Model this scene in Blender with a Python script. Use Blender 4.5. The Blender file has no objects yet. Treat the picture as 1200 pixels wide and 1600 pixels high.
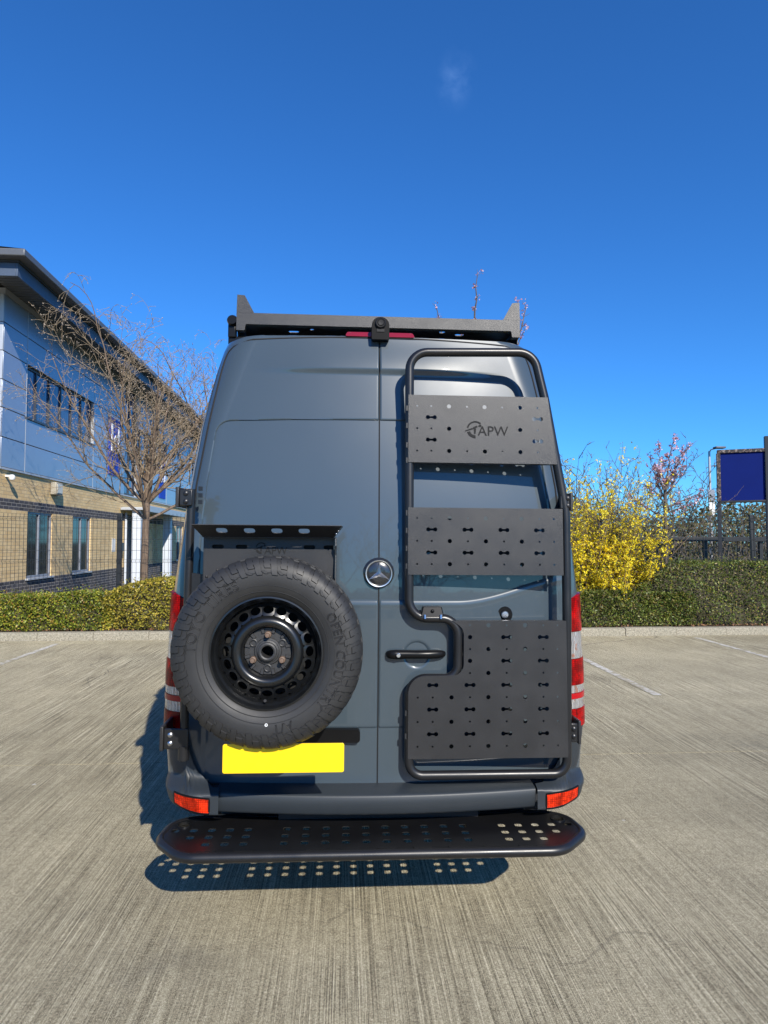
import bpy, bmesh, math, random
import numpy as np
from mathutils import Vector, Matrix, Quaternion
from mathutils.geometry import tessellate_polygon
R = math.radians
random.seed(7)
sc = bpy.context.scene
col = sc.collection

# ------------------------------------------------------------------ camera, sky, sun, exposure
cam_d = bpy.data.cameras.new("camera")
cam = bpy.data.objects.new("camera", cam_d)
col.objects.link(cam)
CAM = Vector((0, 0, 1.66))
cam.location = CAM
cam.rotation_euler = (R(90 + 2.577), 0, R(-3.36))
cam_d.sensor_fit = 'VERTICAL'
cam_d.sensor_height = 36
cam_d.lens = 22.995
cam_d.clip_start = 0.05
cam_d.clip_end = 6000
sc.camera = cam

SUN_POS = Vector((0.21, -0.57, 0.40)).normalized()      # direction towards the sun
SUN_EL = math.asin(SUN_POS.z)
SUN_AZ = math.atan2(SUN_POS.x, SUN_POS.y)
world = bpy.data.worlds.new("World")
sc.world = world
world.use_nodes = True
wn, wl = world.node_tree.nodes, world.node_tree.links
wn.clear()
w_out = wn.new('ShaderNodeOutputWorld')
w_bg = wn.new('ShaderNodeBackground')
w_sky = wn.new('ShaderNodeTexSky')
w_sky.sky_type = 'NISHITA'
w_sky.sun_disc = False
w_sky.sun_elevation = SUN_EL
w_sky.sun_rotation = SUN_AZ
w_sky.altitude = 0
w_sky.air_density = 1.0
w_sky.dust_density = 0.0
w_sky.ozone_density = 4.0
w_hs = wn.new('ShaderNodeVectorMath'); w_hs.operation = 'MULTIPLY'      # deep blue spring sky, the same everywhere
w_hs.inputs[1].default_value = (0.29, 0.80, 1.36)
w_bg.inputs['Strength'].default_value = 0.10
# one faint wisp of cirrus, fixed in the sky
w_tc = wn.new('ShaderNodeTexCoord')
w_sub = wn.new('ShaderNodeVectorMath'); w_sub.operation = 'SUBTRACT'
w_sub.inputs[1].default_value = (0.1381, 0.7987, 0.5856)
w_map = wn.new('ShaderNodeMapping')
w_map.inputs['Scale'].default_value = (32, 24, 24)
w_len = wn.new('ShaderNodeVectorMath'); w_len.operation = 'LENGTH'
w_fall = wn.new('ShaderNodeMapRange')
w_fall.interpolation_type = 'SMOOTHSTEP'
w_fall.inputs[1].default_value = 1.0; w_fall.inputs[2].default_value = 0.0
w_noi = wn.new('ShaderNodeTexNoise')
w_noi.inputs['Scale'].default_value = 34; w_noi.inputs['Detail'].default_value = 6
w_noi.inputs['Distortion'].default_value = 0.3
w_nr = wn.new('ShaderNodeMapRange')
w_nr.inputs[1].default_value = 0.42; w_nr.inputs[2].default_value = 0.85
w_mul = wn.new('ShaderNodeMath'); w_mul.operation = 'MULTIPLY'
w_mul2 = wn.new('ShaderNodeMath'); w_mul2.operation = 'MULTIPLY'; w_mul2.inputs[1].default_value = 0.36
w_mix = wn.new('ShaderNodeMix'); w_mix.data_type = 'RGBA'
w_mix.inputs[7].default_value = (2.2, 4.0, 8.0, 1)
wl.new(w_sky.outputs[0], w_hs.inputs[0])
wl.new(w_tc.outputs['Generated'], w_sub.inputs[0])
wl.new(w_sub.outputs[0], w_map.inputs['Vector'])
wl.new(w_map.outputs[0], w_len.inputs[0])
wl.new(w_len.outputs['Value'], w_fall.inputs[0])
wl.new(w_tc.outputs['Generated'], w_noi.inputs['Vector'])
wl.new(w_noi.outputs[0], w_nr.inputs[0])
wl.new(w_fall.outputs[0], w_mul.inputs[0]); wl.new(w_nr.outputs[0], w_mul.inputs[1])
wl.new(w_mul.outputs[0], w_mul2.inputs[0])
wl.new(w_mul2.outputs[0], w_mix.inputs[0])
wl.new(w_hs.outputs[0], w_mix.inputs[6])
wl.new(w_mix.outputs[2], w_bg.inputs['Color'])
wl.new(w_bg.outputs[0], w_out.inputs['Surface'])

sun_d = bpy.data.lights.new("sun", 'SUN')
sun_d.energy = 5.0
sun_d.angle = R(0.53)
sun_d.color = (1.0, 0.94, 0.84)
sun = bpy.data.objects.new("sun", sun_d)
col.objects.link(sun)
sun.rotation_euler = SUN_POS.to_track_quat('Z', 'Y').to_euler()
sun.location = SUN_POS * 60

sc.view_settings.view_transform = 'Standard'
sc.view_settings.look = 'None'
sc.view_settings.exposure = 0.42
sc.view_settings.gamma = 1.0
sc.view_settings.use_curve_mapping = False

# ------------------------------------------------------------------ materials
MATS = {}
class NT:
    def __init__(s, name):
        s.m = bpy.data.materials.new(name); s.m.use_nodes = True
        s.n, s.l = s.m.node_tree.nodes, s.m.node_tree.links
        s.b = s.n['Principled BSDF']
        s.tc = None
    def new(s, t, **kw):
        n = s.n.new(t)
        for k, v in kw.items(): setattr(n, k, v)
        return n
    def coord(s, scale=(1, 1, 1), rot=(0, 0, 0), loc=(0, 0, 0)):
        if s.tc is None: s.tc = s.new('ShaderNodeTexCoord')
        mp = s.new('ShaderNodeMapping')
        mp.inputs['Scale'].default_value = scale; mp.inputs['Rotation'].default_value = rot
        mp.inputs['Location'].default_value = loc
        s.l.new(s.tc.outputs['Object'], mp.inputs['Vector'])
        return mp.outputs[0]
    def noise(s, scale, detail=4, rough=0.55, vec=None, dist=0.0):
        n = s.new('ShaderNodeTexNoise')
        n.inputs['Scale'].default_value = scale; n.inputs['Detail'].default_value = detail
        n.inputs['Roughness'].default_value = rough; n.inputs['Distortion'].default_value = dist
        s.l.new(vec if vec is not None else s.coord(), n.inputs['Vector'])
        return n.outputs[0]
    def ramp(s, fac, stops):
        r = s.new('ShaderNodeValToRGB'); e = r.color_ramp.elements
        while len(e) < len(stops): e.new(0.5)
        for i, (p, c) in enumerate(stops):
            e[i].position = p; e[i].color = (*c, 1) if len(c) == 3 else c
        s.l.new(fac, r.inputs[0]); return r.outputs[0]
    def math(s, op, a, b=None, clamp=False):
        n = s.new('ShaderNodeMath', operation=op); n.use_clamp = clamp
        for i, v in enumerate((a, b)):
            if v is None: continue
            if isinstance(v, (int, float)): n.inputs[i].default_value = v
            else: s.l.new(v, n.inputs[i])
        return n.outputs[0]
    def mix(s, fac, a, b, blend='MIX'):
        n = s.new('ShaderNodeMix', data_type='RGBA', blend_type=blend)
        for i, v in ((0, fac), (6, a), (7, b)):
            if isinstance(v, (int, float)): n.inputs[i].default_value = v
            elif isinstance(v, tuple): n.inputs[i].default_value = (*v, 1)
            else: s.l.new(v, n.inputs[i])
        return n.outputs[2]
    def rng(s, v, a, b, c, d):
        n = s.new('ShaderNodeMapRange')
        for i, x in enumerate((a, b, c, d)): n.inputs[i + 1].default_value = x
        s.l.new(v, n.inputs[0]); return n.outputs[0]
    def bump(s, h, strength=0.3, dist=0.01, nrm=None):
        n = s.new('ShaderNodeBump')
        n.inputs['Strength'].default_value = strength; n.inputs['Distance'].default_value = dist
        s.l.new(h, n.inputs['Height'])
        if nrm is not None: s.l.new(nrm, n.inputs['Normal'])
        return n.outputs[0]
    def set(s, **kw):
        for k, v in kw.items():
            k = k.replace('_', ' ')
            k = {'Specular': 'Specular IOR Level', 'Coat': 'Coat Weight', 'Transmission': 'Transmission Weight'}.get(k, k)
            i = s.b.inputs[k]
            if isinstance(v, (int, float)): i.default_value = v
            elif isinstance(v, tuple): i.default_value = (*v, 1) if len(v) == 3 else v
            else: s.l.new(v, i)
        return s.m

def simple(name, c, rough=0.5, metal=0.0, coat=0.0, var=0.12, vs=6.0, bs=0.0, bscale=200, spec=0.5, coat_r=0.05):
    t = NT(name)
    f = t.noise(vs, 5)
    cc = t.mix(f, tuple(x * (1 - var) for x in c), tuple(min(1, x * (1 + var)) for x in c))
    t.set(Base_Color=cc, Roughness=rough, Metallic=metal, Specular=spec, Coat=coat)
    t.b.inputs['Coat Roughness'].default_value = coat_r
    if bs: t.set(Normal=t.bump(t.noise(bscale, 3), bs, 0.002))
    return t.m

def m_paint():
    t = NT('van_paint')
    f = t.noise(2.2, 5)
    c = t.mix(f, (0.043, 0.061, 0.076), (0.049, 0.068, 0.084))
    dust = t.rng(t.noise(420, 2), 0.70, 0.80, 0.0, 0.22)
    c = t.mix(dust, c, (0.22, 0.22, 0.2))
    rr = t.rng(t.noise(5, 4), 0.3, 0.7, 0.33, 0.36)
    t.set(Base_Color=c, Roughness=rr, Metallic=0.0, Coat=1.0, Specular=0.26)
    t.b.inputs['Coat Roughness'].default_value = 0.02
    t.set(Coat_Normal=t.bump(t.noise(160, 2), 0.006, 0.001))
    return t.m

def m_powder(name, c=(0.042, 0.042, 0.045), rough=0.42, grain=0.35):
    t = NT(name)
    g = t.noise(520, 3, 0.7)
    cc = t.mix(t.rng(g, 0.35, 0.65, 0, 1), tuple(x * 0.72 for x in c), tuple(x * 1.3 for x in c))
    big = t.noise(7, 4)
    cc = t.mix(t.rng(big, 0.45, 0.75, 0, 0.10), cc, tuple(x * 2.2 for x in c))
    t.set(Base_Color=cc, Roughness=t.rng(big, 0.3, 0.7, rough - 0.05, rough + 0.07), Specular=0.5)
    t.set(Normal=t.bump(g, grain, 0.0012))
    return t.m

def m_rubber():
    t = NT('tyre_rubber')
    f = t.noise(9, 5)
    c = t.mix(f, (0.013, 0.013, 0.0135), (0.024, 0.0235, 0.023))
    sp = t.rng(t.noise(260, 2), 0.66, 0.78, 0, 0.35)
    c = t.mix(sp, c, (0.08, 0.077, 0.068))
    t.set(Base_Color=c, Roughness=t.rng(f, 0.3, 0.7, 0.5, 0.64), Normal=t.bump(t.noise(180, 4), 0.25, 0.001))
    return t.m

def m_concrete():
    t = NT('brushed_concrete')
    # fine brush lines along the bay direction, broken up where the surface is worn
    st1 = t.noise(13, 5, 0.7, vec=t.coord((1, 0.03, 1), rot=(0, 0, 0.006)), dist=0.1)
    st2 = t.noise(105, 2, 0.6, vec=t.coord((1, 0.008, 1), rot=(0, 0, 0.010)))
    st3 = t.noise(210, 2, 0.7, vec=t.coord((1, 0.008, 1), rot=(0, 0, -0.006)))
    g1 = t.noise(300, 2, 0.8)
    g2 = t.noise(105, 3, 0.8)
    g3 = t.noise(26, 4, 0.7)
    blot = t.noise(0.55, 6, 0.62, vec=t.coord((1, 0.7, 1)))
    wear = t.rng(blot, 0.40, 0.64, 0.25, 1.0)
    bands = t.rng(t.noise(1.5, 3, 0.6, vec=t.coord((1, 0.25, 1))), 0.36, 0.62, 0.55, 1.10)
    c0 = lambda n, k: t.math('MULTIPLY', t.math('SUBTRACT', n, 0.5), k)
    h = t.math('ADD', t.math('ADD', c0(st2, 1.25), c0(st3, 1.35)), c0(st1, 0.10))
    h = t.math('MULTIPLY', t.math('MULTIPLY', h, wear), bands)
    g = t.math('ADD', t.math('ADD', c0(g1, 1.35), c0(g2, 0.9)), c0(g3, 0.35))
    hs = t.math('ADD', h, g)
    c = t.ramp(t.math('ADD', t.math('MULTIPLY', hs, 1.45), 0.5), [(0.02, (0.070, 0.060, 0.041)), (0.30, (0.268, 0.230, 0.150)), (0.52, (0.460, 0.400, 0.264)), (0.78, (0.72, 0.64, 0.44)), (1.0, (0.92, 0.85, 0.62))])
    # large pale and grey areas, faint tyre marks, stains
    bl2 = t.rng(t.noise(0.33, 6, 0.65), 0.34, 0.66, 0.72, 1.02)
    bl3 = t.rng(t.noise(1.7, 5, 0.7), 0.35, 0.65, 0.90, 1.08)
    cm = t.new('ShaderNodeVectorMath', operation='SCALE')
    t.l.new(c, cm.inputs[0]); t.l.new(t.math('MULTIPLY', bl2, bl3), cm.inputs['Scale'])
    sc1 = t.rng(t.noise(2.4, 4, 0.7, vec=t.coord((1, 0.05, 1), loc=(3.1, 0, 0))), 0.62, 0.76, 0, 0.14)
    c2 = t.mix(sc1, cm.outputs[0], (0.12, 0.112, 0.092))
    c2 = t.mix(t.rng(t.noise(0.9, 5, 0.7, vec=t.coord((1, 1, 1), loc=(7, 3, 0))), 0.60, 0.74, 0, 0.35), c2, (0.14, 0.132, 0.11))
    v = t.new('ShaderNodeTexVoronoi', feature='F1'); v.inputs['Scale'].default_value = 1.6
    t.l.new(t.coord(), v.inputs['Vector'])
    c2 = t.mix(t.rng(v.outputs['Distance'], 0.016, 0.028, 0.8, 0), c2, (0.66, 0.64, 0.58))
    # hairline cracks
    vc = t.new('ShaderNodeTexVoronoi', feature='DISTANCE_TO_EDGE'); vc.inputs['Scale'].default_value = 0.22
    nd = t.new('ShaderNodeTexNoise'); nd.inputs['Scale'].default_value = 1.5; nd.inputs['Detail'].default_value = 5
    t.l.new(t.coord(), nd.inputs['Vector'])
    va = t.new('ShaderNodeVectorMath', operation='MULTIPLY_ADD'); t.l.new(nd.outputs['Color'], va.inputs[0]); va.inputs[1].default_value = (0.9, 0.9, 0); t.l.new(t.coord(), va.inputs[2])
    t.l.new(va.outputs[0], vc.inputs['Vector'])
    crk = t.math('MULTIPLY', t.rng(vc.outputs['Distance'], 0.0008, 0.0022, 1, 0), t.rng(t.noise(0.3, 2), 0.50, 0.58, 0, 0.6))
    c2 = t.mix(crk, c2, (0.05, 0.046, 0.038))
    t.set(Base_Color=c2, Roughness=0.9, Specular=0.25)
    t.set(Normal=t.bump(hs, 0.8, 0.008))
    return t.m

def m_brick():
    t = NT('buff_and_blue_brick')
    if t.tc is None: t.tc = t.new('ShaderNodeTexCoord')
    sp = t.new('ShaderNodeSeparateXYZ'); t.l.new(t.tc.outputs['Object'], sp.inputs[0])
    cb = t.new('ShaderNodeCombineXYZ')
    t.l.new(t.math('ADD', sp.outputs[0], sp.outputs[1]), cb.inputs[0]); t.l.new(sp.outputs[2], cb.inputs[1])
    br = t.new('ShaderNodeTexBrick')
    br.inputs['Scale'].default_value = 1.0
    br.inputs['Mortar Size'].default_value = 0.006
    br.inputs['Brick Width'].default_value = 0.225
    br.inputs['Row Height'].default_value = 0.075
    br.inputs['Color1'].default_value = (0.0, 0.0, 0.0, 1); br.inputs['Color2'].default_value = (1, 1, 1, 1)
    br.inputs['Mortar'].default_value = (0.5, 0.5, 0.5, 1)
    t.l.new(cb.outputs[0], br.inputs['Vector'])
    buff = t.ramp(br.outputs['Color'], [(0, (0.72, 0.50, 0.235)), (0.5, (0.78, 0.56, 0.27)), (1, (0.82, 0.61, 0.32))])
    blue = t.ramp(br.outputs['Color'], [(0, (0.030, 0.032, 0.042)), (1, (0.070, 0.072, 0.088))])
    z = sp.outputs[2]
    inb = t.math('MULTIPLY', t.math('GREATER_THAN', z, 2.325), t.math('LESS_THAN', z, 2.55))
    isb = t.math('ADD', inb, t.math('LESS_THAN', z, 0.825), clamp=True)
    c = t.mix(isb, buff, blue)
    c = t.mix(br.outputs['Fac'], c, t.mix(isb, (0.50, 0.37, 0.22), (0.32, 0.30, 0.27)))
    c = t.mix(t.rng(t.noise(1.2, 5), 0.4, 0.7, 0, 0.25), c, (0.25, 0.2, 0.14))
    t.set(Base_Color=c, Roughness=0.85, Specular=0.3, Normal=t.bump(t.math('SUBTRACT', 1.0, br.outputs['Fac']), 0.5, 0.008))
    return t.m

def m_leaf(name, stops, rough=0.45, trans=0.25):
    t = NT(name)
    g = t.new('ShaderNodeNewGeometry')
    c = t.ramp(g.outputs['Random Per Island'], stops)
    big = t.rng(t.noise(2.5, 3), 0.35, 0.65, 0.75, 1.2)
    cm = t.new('ShaderNodeVectorMath', operation='SCALE')
    t.l.new(c, cm.inputs[0]); t.l.new(big, cm.inputs['Scale'])
    t.set(Base_Color=cm.outputs[0], Roughness=rough, Specular=0.4)
    tr = t.new('ShaderNodeBsdfTranslucent'); t.l.new(cm.outputs[0], tr.inputs[0])
    mx = t.new('ShaderNodeMixShader'); mx.inputs[0].default_value = trans
    t.l.new(t.b.outputs[0], mx.inputs[1]); t.l.new(tr.outputs[0], mx.inputs[2])
    t.l.new(mx.outputs[0], t.n['Material Output'].inputs['Surface'])
    return t.m

def m_bark(name, a, b, s=30):
    t = NT(name)
    f = t.noise(s, 5, 0.7, vec=t.coord((1, 1, 0.25)))
    t.set(Base_Color=t.mix(t.rng(f, 0.3, 0.7, 0, 1), a, b), Roughness=0.85, Normal=t.bump(f, 0.6, 0.01))
    return t.m

def m_lens(name, c):
    t = NT(name)
    v = t.new('ShaderNodeTexVoronoi', feature='F1', distance='CHEBYCHEV'); v.inputs['Scale'].default_value = 105
    v.inputs['Randomness'].default_value = 0.1
    t.l.new(t.coord((1, 1, 1)), v.inputs['Vector'])
    n1 = t.noise(20, 4, 0.7)
    k = t.rng(v.outputs['Distance'], 0.2, 0.55, 1.1, 0.35)
    cm = t.new('ShaderNodeVectorMath', operation='SCALE')
    base = t.mix(t.rng(n1, 0.42, 0.60, 0, 1), tuple(x * 0.40 for x in c), c)
    t.l.new(base, cm.inputs[0]); t.l.new(k, cm.inputs['Scale'])
    t.set(Base_Color=cm.outputs[0], Roughness=0.5, Coat=0.4, Specular=0.05)
    t.b.inputs['Coat Roughness'].default_value = 0.02
    t.set(Normal=t.bump(v.outputs['Distance'], 0.5, 0.003))
    return t.m

def m_clear():
    t = NT('clear_lens')
    w = t.new('ShaderNodeTexWave', wave_type='BANDS', bands_direction='X'); w.inputs['Scale'].default_value = 42
    w.inputs['Distortion'].default_value = 3.0; w.inputs['Detail'].default_value = 3
    t.l.new(t.coord((1, 1, 0.6)), w.inputs['Vector'])
    n = t.noise(36, 3)
    c = t.ramp(w.outputs[0], [(0.15, (0.05, 0.045, 0.045)), (0.5, (0.36, 0.34, 0.33)), (0.85, (0.90, 0.89, 0.88))])
    c = t.mix(t.rng(n, 0.56, 0.68, 0, 0.65), c, (0.50, 0.13, 0.03))
    t.set(Base_Color=c, Roughness=0.25, Metallic=0.5, Coat=1.0, Normal=t.bump(w.outputs[0], 0.7, 0.004))
    t.b.inputs['Coat Roughness'].default_value = 0.03
    return t.m

def m_glass(name, c, blinds=0.0):
    t = NT(name)
    cc = c
    if blinds:
        w = t.new('ShaderNodeTexWave', wave_type='BANDS', bands_direction='Y'); w.inputs['Scale'].default_value = 2.6
        w.inputs['Distortion'].default_value = 0.6
        t.l.new(t.coord(), w.inputs['Vector'])
        cc = t.mix(w.outputs[0], c, tuple(x * (1 + blinds) + 0.01 for x in c))
    t.set(Base_Color=cc, Roughness=0.06, Specular=0.9)
    return t.m

PAINT = m_paint()
POWDER = m_powder('powder_coated_steel', (0.021, 0.0205, 0.021), 0.37, 0.55)
TUBE = m_powder('powder_coated_tube', (0.010, 0.010, 0.011), 0.34, 0.12)
STEPM = m_powder('step_plate_black', (0.0055, 0.0055, 0.006), 0.34, 0.12)
BLACKP = simple('black_plastic', (0.006, 0.006, 0.0065), 0.30, var=0.2, spec=0.2)
BUMPER = simple('grey_bumper_plastic', (0.021, 0.0265, 0.032), 0.48, var=0.15, bs=0.18, bscale=500)
SEAL = simple('rubber_seal', (0.006, 0.006, 0.007), 0.7)
RUBBER = m_rubber()
RIM = simple('black_rim_paint', (0.0065, 0.007, 0.0075), 0.30, var=0.2, bs=0.05, bscale=300, coat=0.35, coat_r=0.2)
HUB = simple('dusty_hub_metal', (0.026, 0.026, 0.027), 0.5, var=0.5, vs=60, bs=0.3, bscale=120)
RUST = simple('rusty_stud', (0.135, 0.088, 0.06), 0.6, var=0.4, vs=90)
BORE = simple('deep_black', (0.003, 0.003, 0.003), 0.8)
CHROME = simple('chrome', (0.86, 0.85, 0.83), 0.30, metal=1.0, var=0.03)
STEEL = simple('bolt_steel', (0.5, 0.5, 0.52), 0.3, metal=1.0, var=0.2)
CAMB = simple('matt_black_housing', (0.004, 0.004, 0.0045), 0.45, var=0.1, spec=0.10)
BADGE = simple('badge_black', (0.015, 0.016, 0.018), 0.25, coat=1.0)
YELLOW = simple('plate_yellow', (0.86, 0.57, 0.002), 0.4, var=0.02, coat=0.5)
REDL = m_lens('red_lens', (0.46, 0.0008, 0.0015))
REDF = simple('red_strip', (0.36, 0.002, 0.006), 0.4, var=0.1, coat=0.8, spec=0.1)
REFL = m_lens('reflector_orange_red', (0.95, 0.040, 0.006))
CLEAR = m_clear()
BRAKE = simple('dark_red_lens', (0.20, 0.008, 0.016), 0.25, var=0.2, coat=1.0)
GLASSD = m_glass('tinted_glass', (0.012, 0.014, 0.016))
CONC = m_concrete()
def m_line():
    t = NT('worn_white_paint'); a = t.noise(11, 6, 0.75); b = t.noise(2.2, 4); g = t.noise(240, 3, 0.7)
    c = t.mix(t.rng(t.math('ADD', a, t.math('MULTIPLY', b, 0.5)), 0.66, 0.84, 0, 1), (0.60, 0.58, 0.52), (0.34, 0.30, 0.21))
    c = t.mix(t.rng(g, 0.5, 0.68, 0, 0.5), c, (0.25, 0.22, 0.16))
    t.set(Base_Color=c, Roughness=0.85, Normal=t.bump(g, 0.5, 0.004)); return t.m
LINE = m_line()
def m_kerb():
    t = NT('kerb_concrete')
    a = t.noise(48, 4, 0.8); b = t.noise(2.2, 5)
    c = t.ramp(a, [(0.36, (0.13, 0.115, 0.085)), (0.5, (0.27, 0.245, 0.185)), (0.64, (0.42, 0.385, 0.30))])
    c = t.mix(t.rng(b, 0.45, 0.7, 0, 0.4), c, (0.20, 0.19, 0.14))
    t.set(Base_Color=c, Roughness=0.9, Normal=t.bump(a, 0.7, 0.01)); return t.m
KERB = m_kerb()
def m_soil():
    t = NT('leaf_litter_soil'); a = t.noise(14, 6, 0.7)
    t.set(Base_Color=t.ramp(a, [(0.3, (0.035, 0.026, 0.017)), (0.55, (0.085, 0.06, 0.036)), (0.75, (0.16, 0.11, 0.06))]), Roughness=0.95, Normal=t.bump(a, 0.8, 0.04)); return t.m
SOIL = m_soil()
def m_grass():
    t = NT('rough_grass'); a = t.noise(3, 6, 0.7)
    t.set(Base_Color=t.ramp(a, [(0.3, (0.03, 0.042, 0.014)), (0.6, (0.07, 0.085, 0.03)), (0.8, (0.12, 0.11, 0.05))]), Roughness=0.95, Normal=t.bump(t.noise(60, 3), 0.8, 0.05)); return t.m
GRASS = m_grass()
BRICK = m_brick()
CLAD = simple('blue_grey_cladding', (0.27, 0.315, 0.39), 0.34, metal=0.35, var=0.05, vs=1.5, coat=0.3, coat_r=0.15)
CLADL = simple('pale_trim_and_sunlit_end', (0.42, 0.44, 0.47), 0.4, metal=0.2, var=0.06)
FASCIA = simple('grey_fascia', (0.11, 0.115, 0.125), 0.45, metal=0.3, var=0.1)
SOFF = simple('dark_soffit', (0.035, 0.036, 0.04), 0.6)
BLUEF = simple('blue_grey_fascia', (0.07, 0.095, 0.14), 0.45, metal=0.2)
WFRAME = simple('grey_window_frame', (0.20, 0.22, 0.26), 0.4)
WFRAMED = simple('dark_window_frame', (0.035, 0.04, 0.05), 0.4)
WGLASS = m_glass('blue_window_glass', (0.022, 0.04, 0.085), 1.1)
GGLASS = m_glass('dark_window_glass', (0.010, 0.012, 0.015), 1.5)
WHITE = simple('white_plastic', (0.72, 0.72, 0.70), 0.45)
POSTW = simple('pale_grey_post', (0.52, 0.56, 0.62), 0.45, var=0.1)
FENCE = simple('dark_fence_coating', (0.012, 0.013, 0.014), 0.45)
CANG = simple('canopy_glazing', (0.42, 0.45, 0.45), 0.25, var=0.25, vs=4)
SIGNB = simple('sign_blue', (0.002, 0.011, 0.115), 0.75, var=0.12, vs=2.5, spec=0.12)
SIGNR = simple('sign_royal_blue', (0.010, 0.05, 0.42), 0.55, spec=0.2)
SIGNP = simple('sign_post_black', (0.014, 0.015, 0.018), 0.5, bs=0.3, bscale=60)
def m_rustytop():
    t = NT('flaking_sign_frame'); a = t.noise(16, 5, 0.7)
    t.set(Base_Color=t.ramp(a, [(0.50, (0.02, 0.02, 0.022)), (0.56, (0.12, 0.06, 0.04)), (0.62, (0.30, 0.28, 0.26)), (0.8, (0.4, 0.4, 0.38))]), Roughness=0.7); return t.m
FLAKE = m_rustytop()
GALV = simple('galvanised_steel', (0.42, 0.43, 0.44), 0.45, metal=0.5, var=0.15)
BARK1 = m_bark('pale_brown_bark', (0.075, 0.050, 0.034), (0.22, 0.155, 0.105))
TWIG1 = m_bark('twig_bark', (0.115, 0.085, 0.053), (0.31, 0.235, 0.15), 60)
BARK2 = m_bark('grey_bark', (0.05, 0.042, 0.038), (0.14, 0.12, 0.105))
BUD = simple('leaf_bud', (0.33, 0.27, 0.21), 0.7, var=0.3, vs=40)
HEDGE_L = m_leaf('hedge_leaf_green', [(0, (0.06, 0.09, 0.010)), (0.40, (0.16, 0.21, 0.022)), (0.75, (0.33, 0.35, 0.04)), (0.90, (0.45, 0.36, 0.05)), (1, (0.32, 0.16, 0.05))])
HEDGE_D = m_leaf('hedge_leaf_dark', [(0, (0.045, 0.070, 0.012)), (0.45, (0.10, 0.145, 0.024)), (0.80, (0.21, 0.24, 0.04)), (1, (0.28, 0.19, 0.06))])
HEDGE_Y = m_leaf('hedge_leaf_olive', [(0, (0.10, 0.11, 0.015)), (0.5, (0.34, 0.31, 0.04)), (1, (0.55, 0.40, 0.06))])
FAR_G = m_leaf('distant_foliage', [(0, (0.07, 0.068, 0.024)), (0.5, (0.13, 0.125, 0.035)), (0.8, (0.17, 0.14, 0.06)), (1, (0.20, 0.15, 0.09))])
FORS = m_leaf('yellow_petal', [(0, (0.80, 0.56, 0.006)), (0.5, (0.93, 0.75, 0.014)), (1, (0.97, 0.86, 0.08))], 0.6, 0.3)
PINK = m_leaf('pink_petal', [(0, (0.34, 0.14, 0.17)), (0.4, (0.58, 0.33, 0.38)), (1, (0.85, 0.66, 0.70))], 0.6, 0.3)
LITTER = m_leaf('dry_leaf', [(0, (0.10, 0.05, 0.025)), (0.6, (0.24, 0.12, 0.06)), (1, (0.36, 0.22, 0.11))], 0.8, 0.1)
TWIGCORE = m_bark('inner_twigs', (0.020, 0.018, 0.010), (0.055, 0.045, 0.022), 40)

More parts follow.
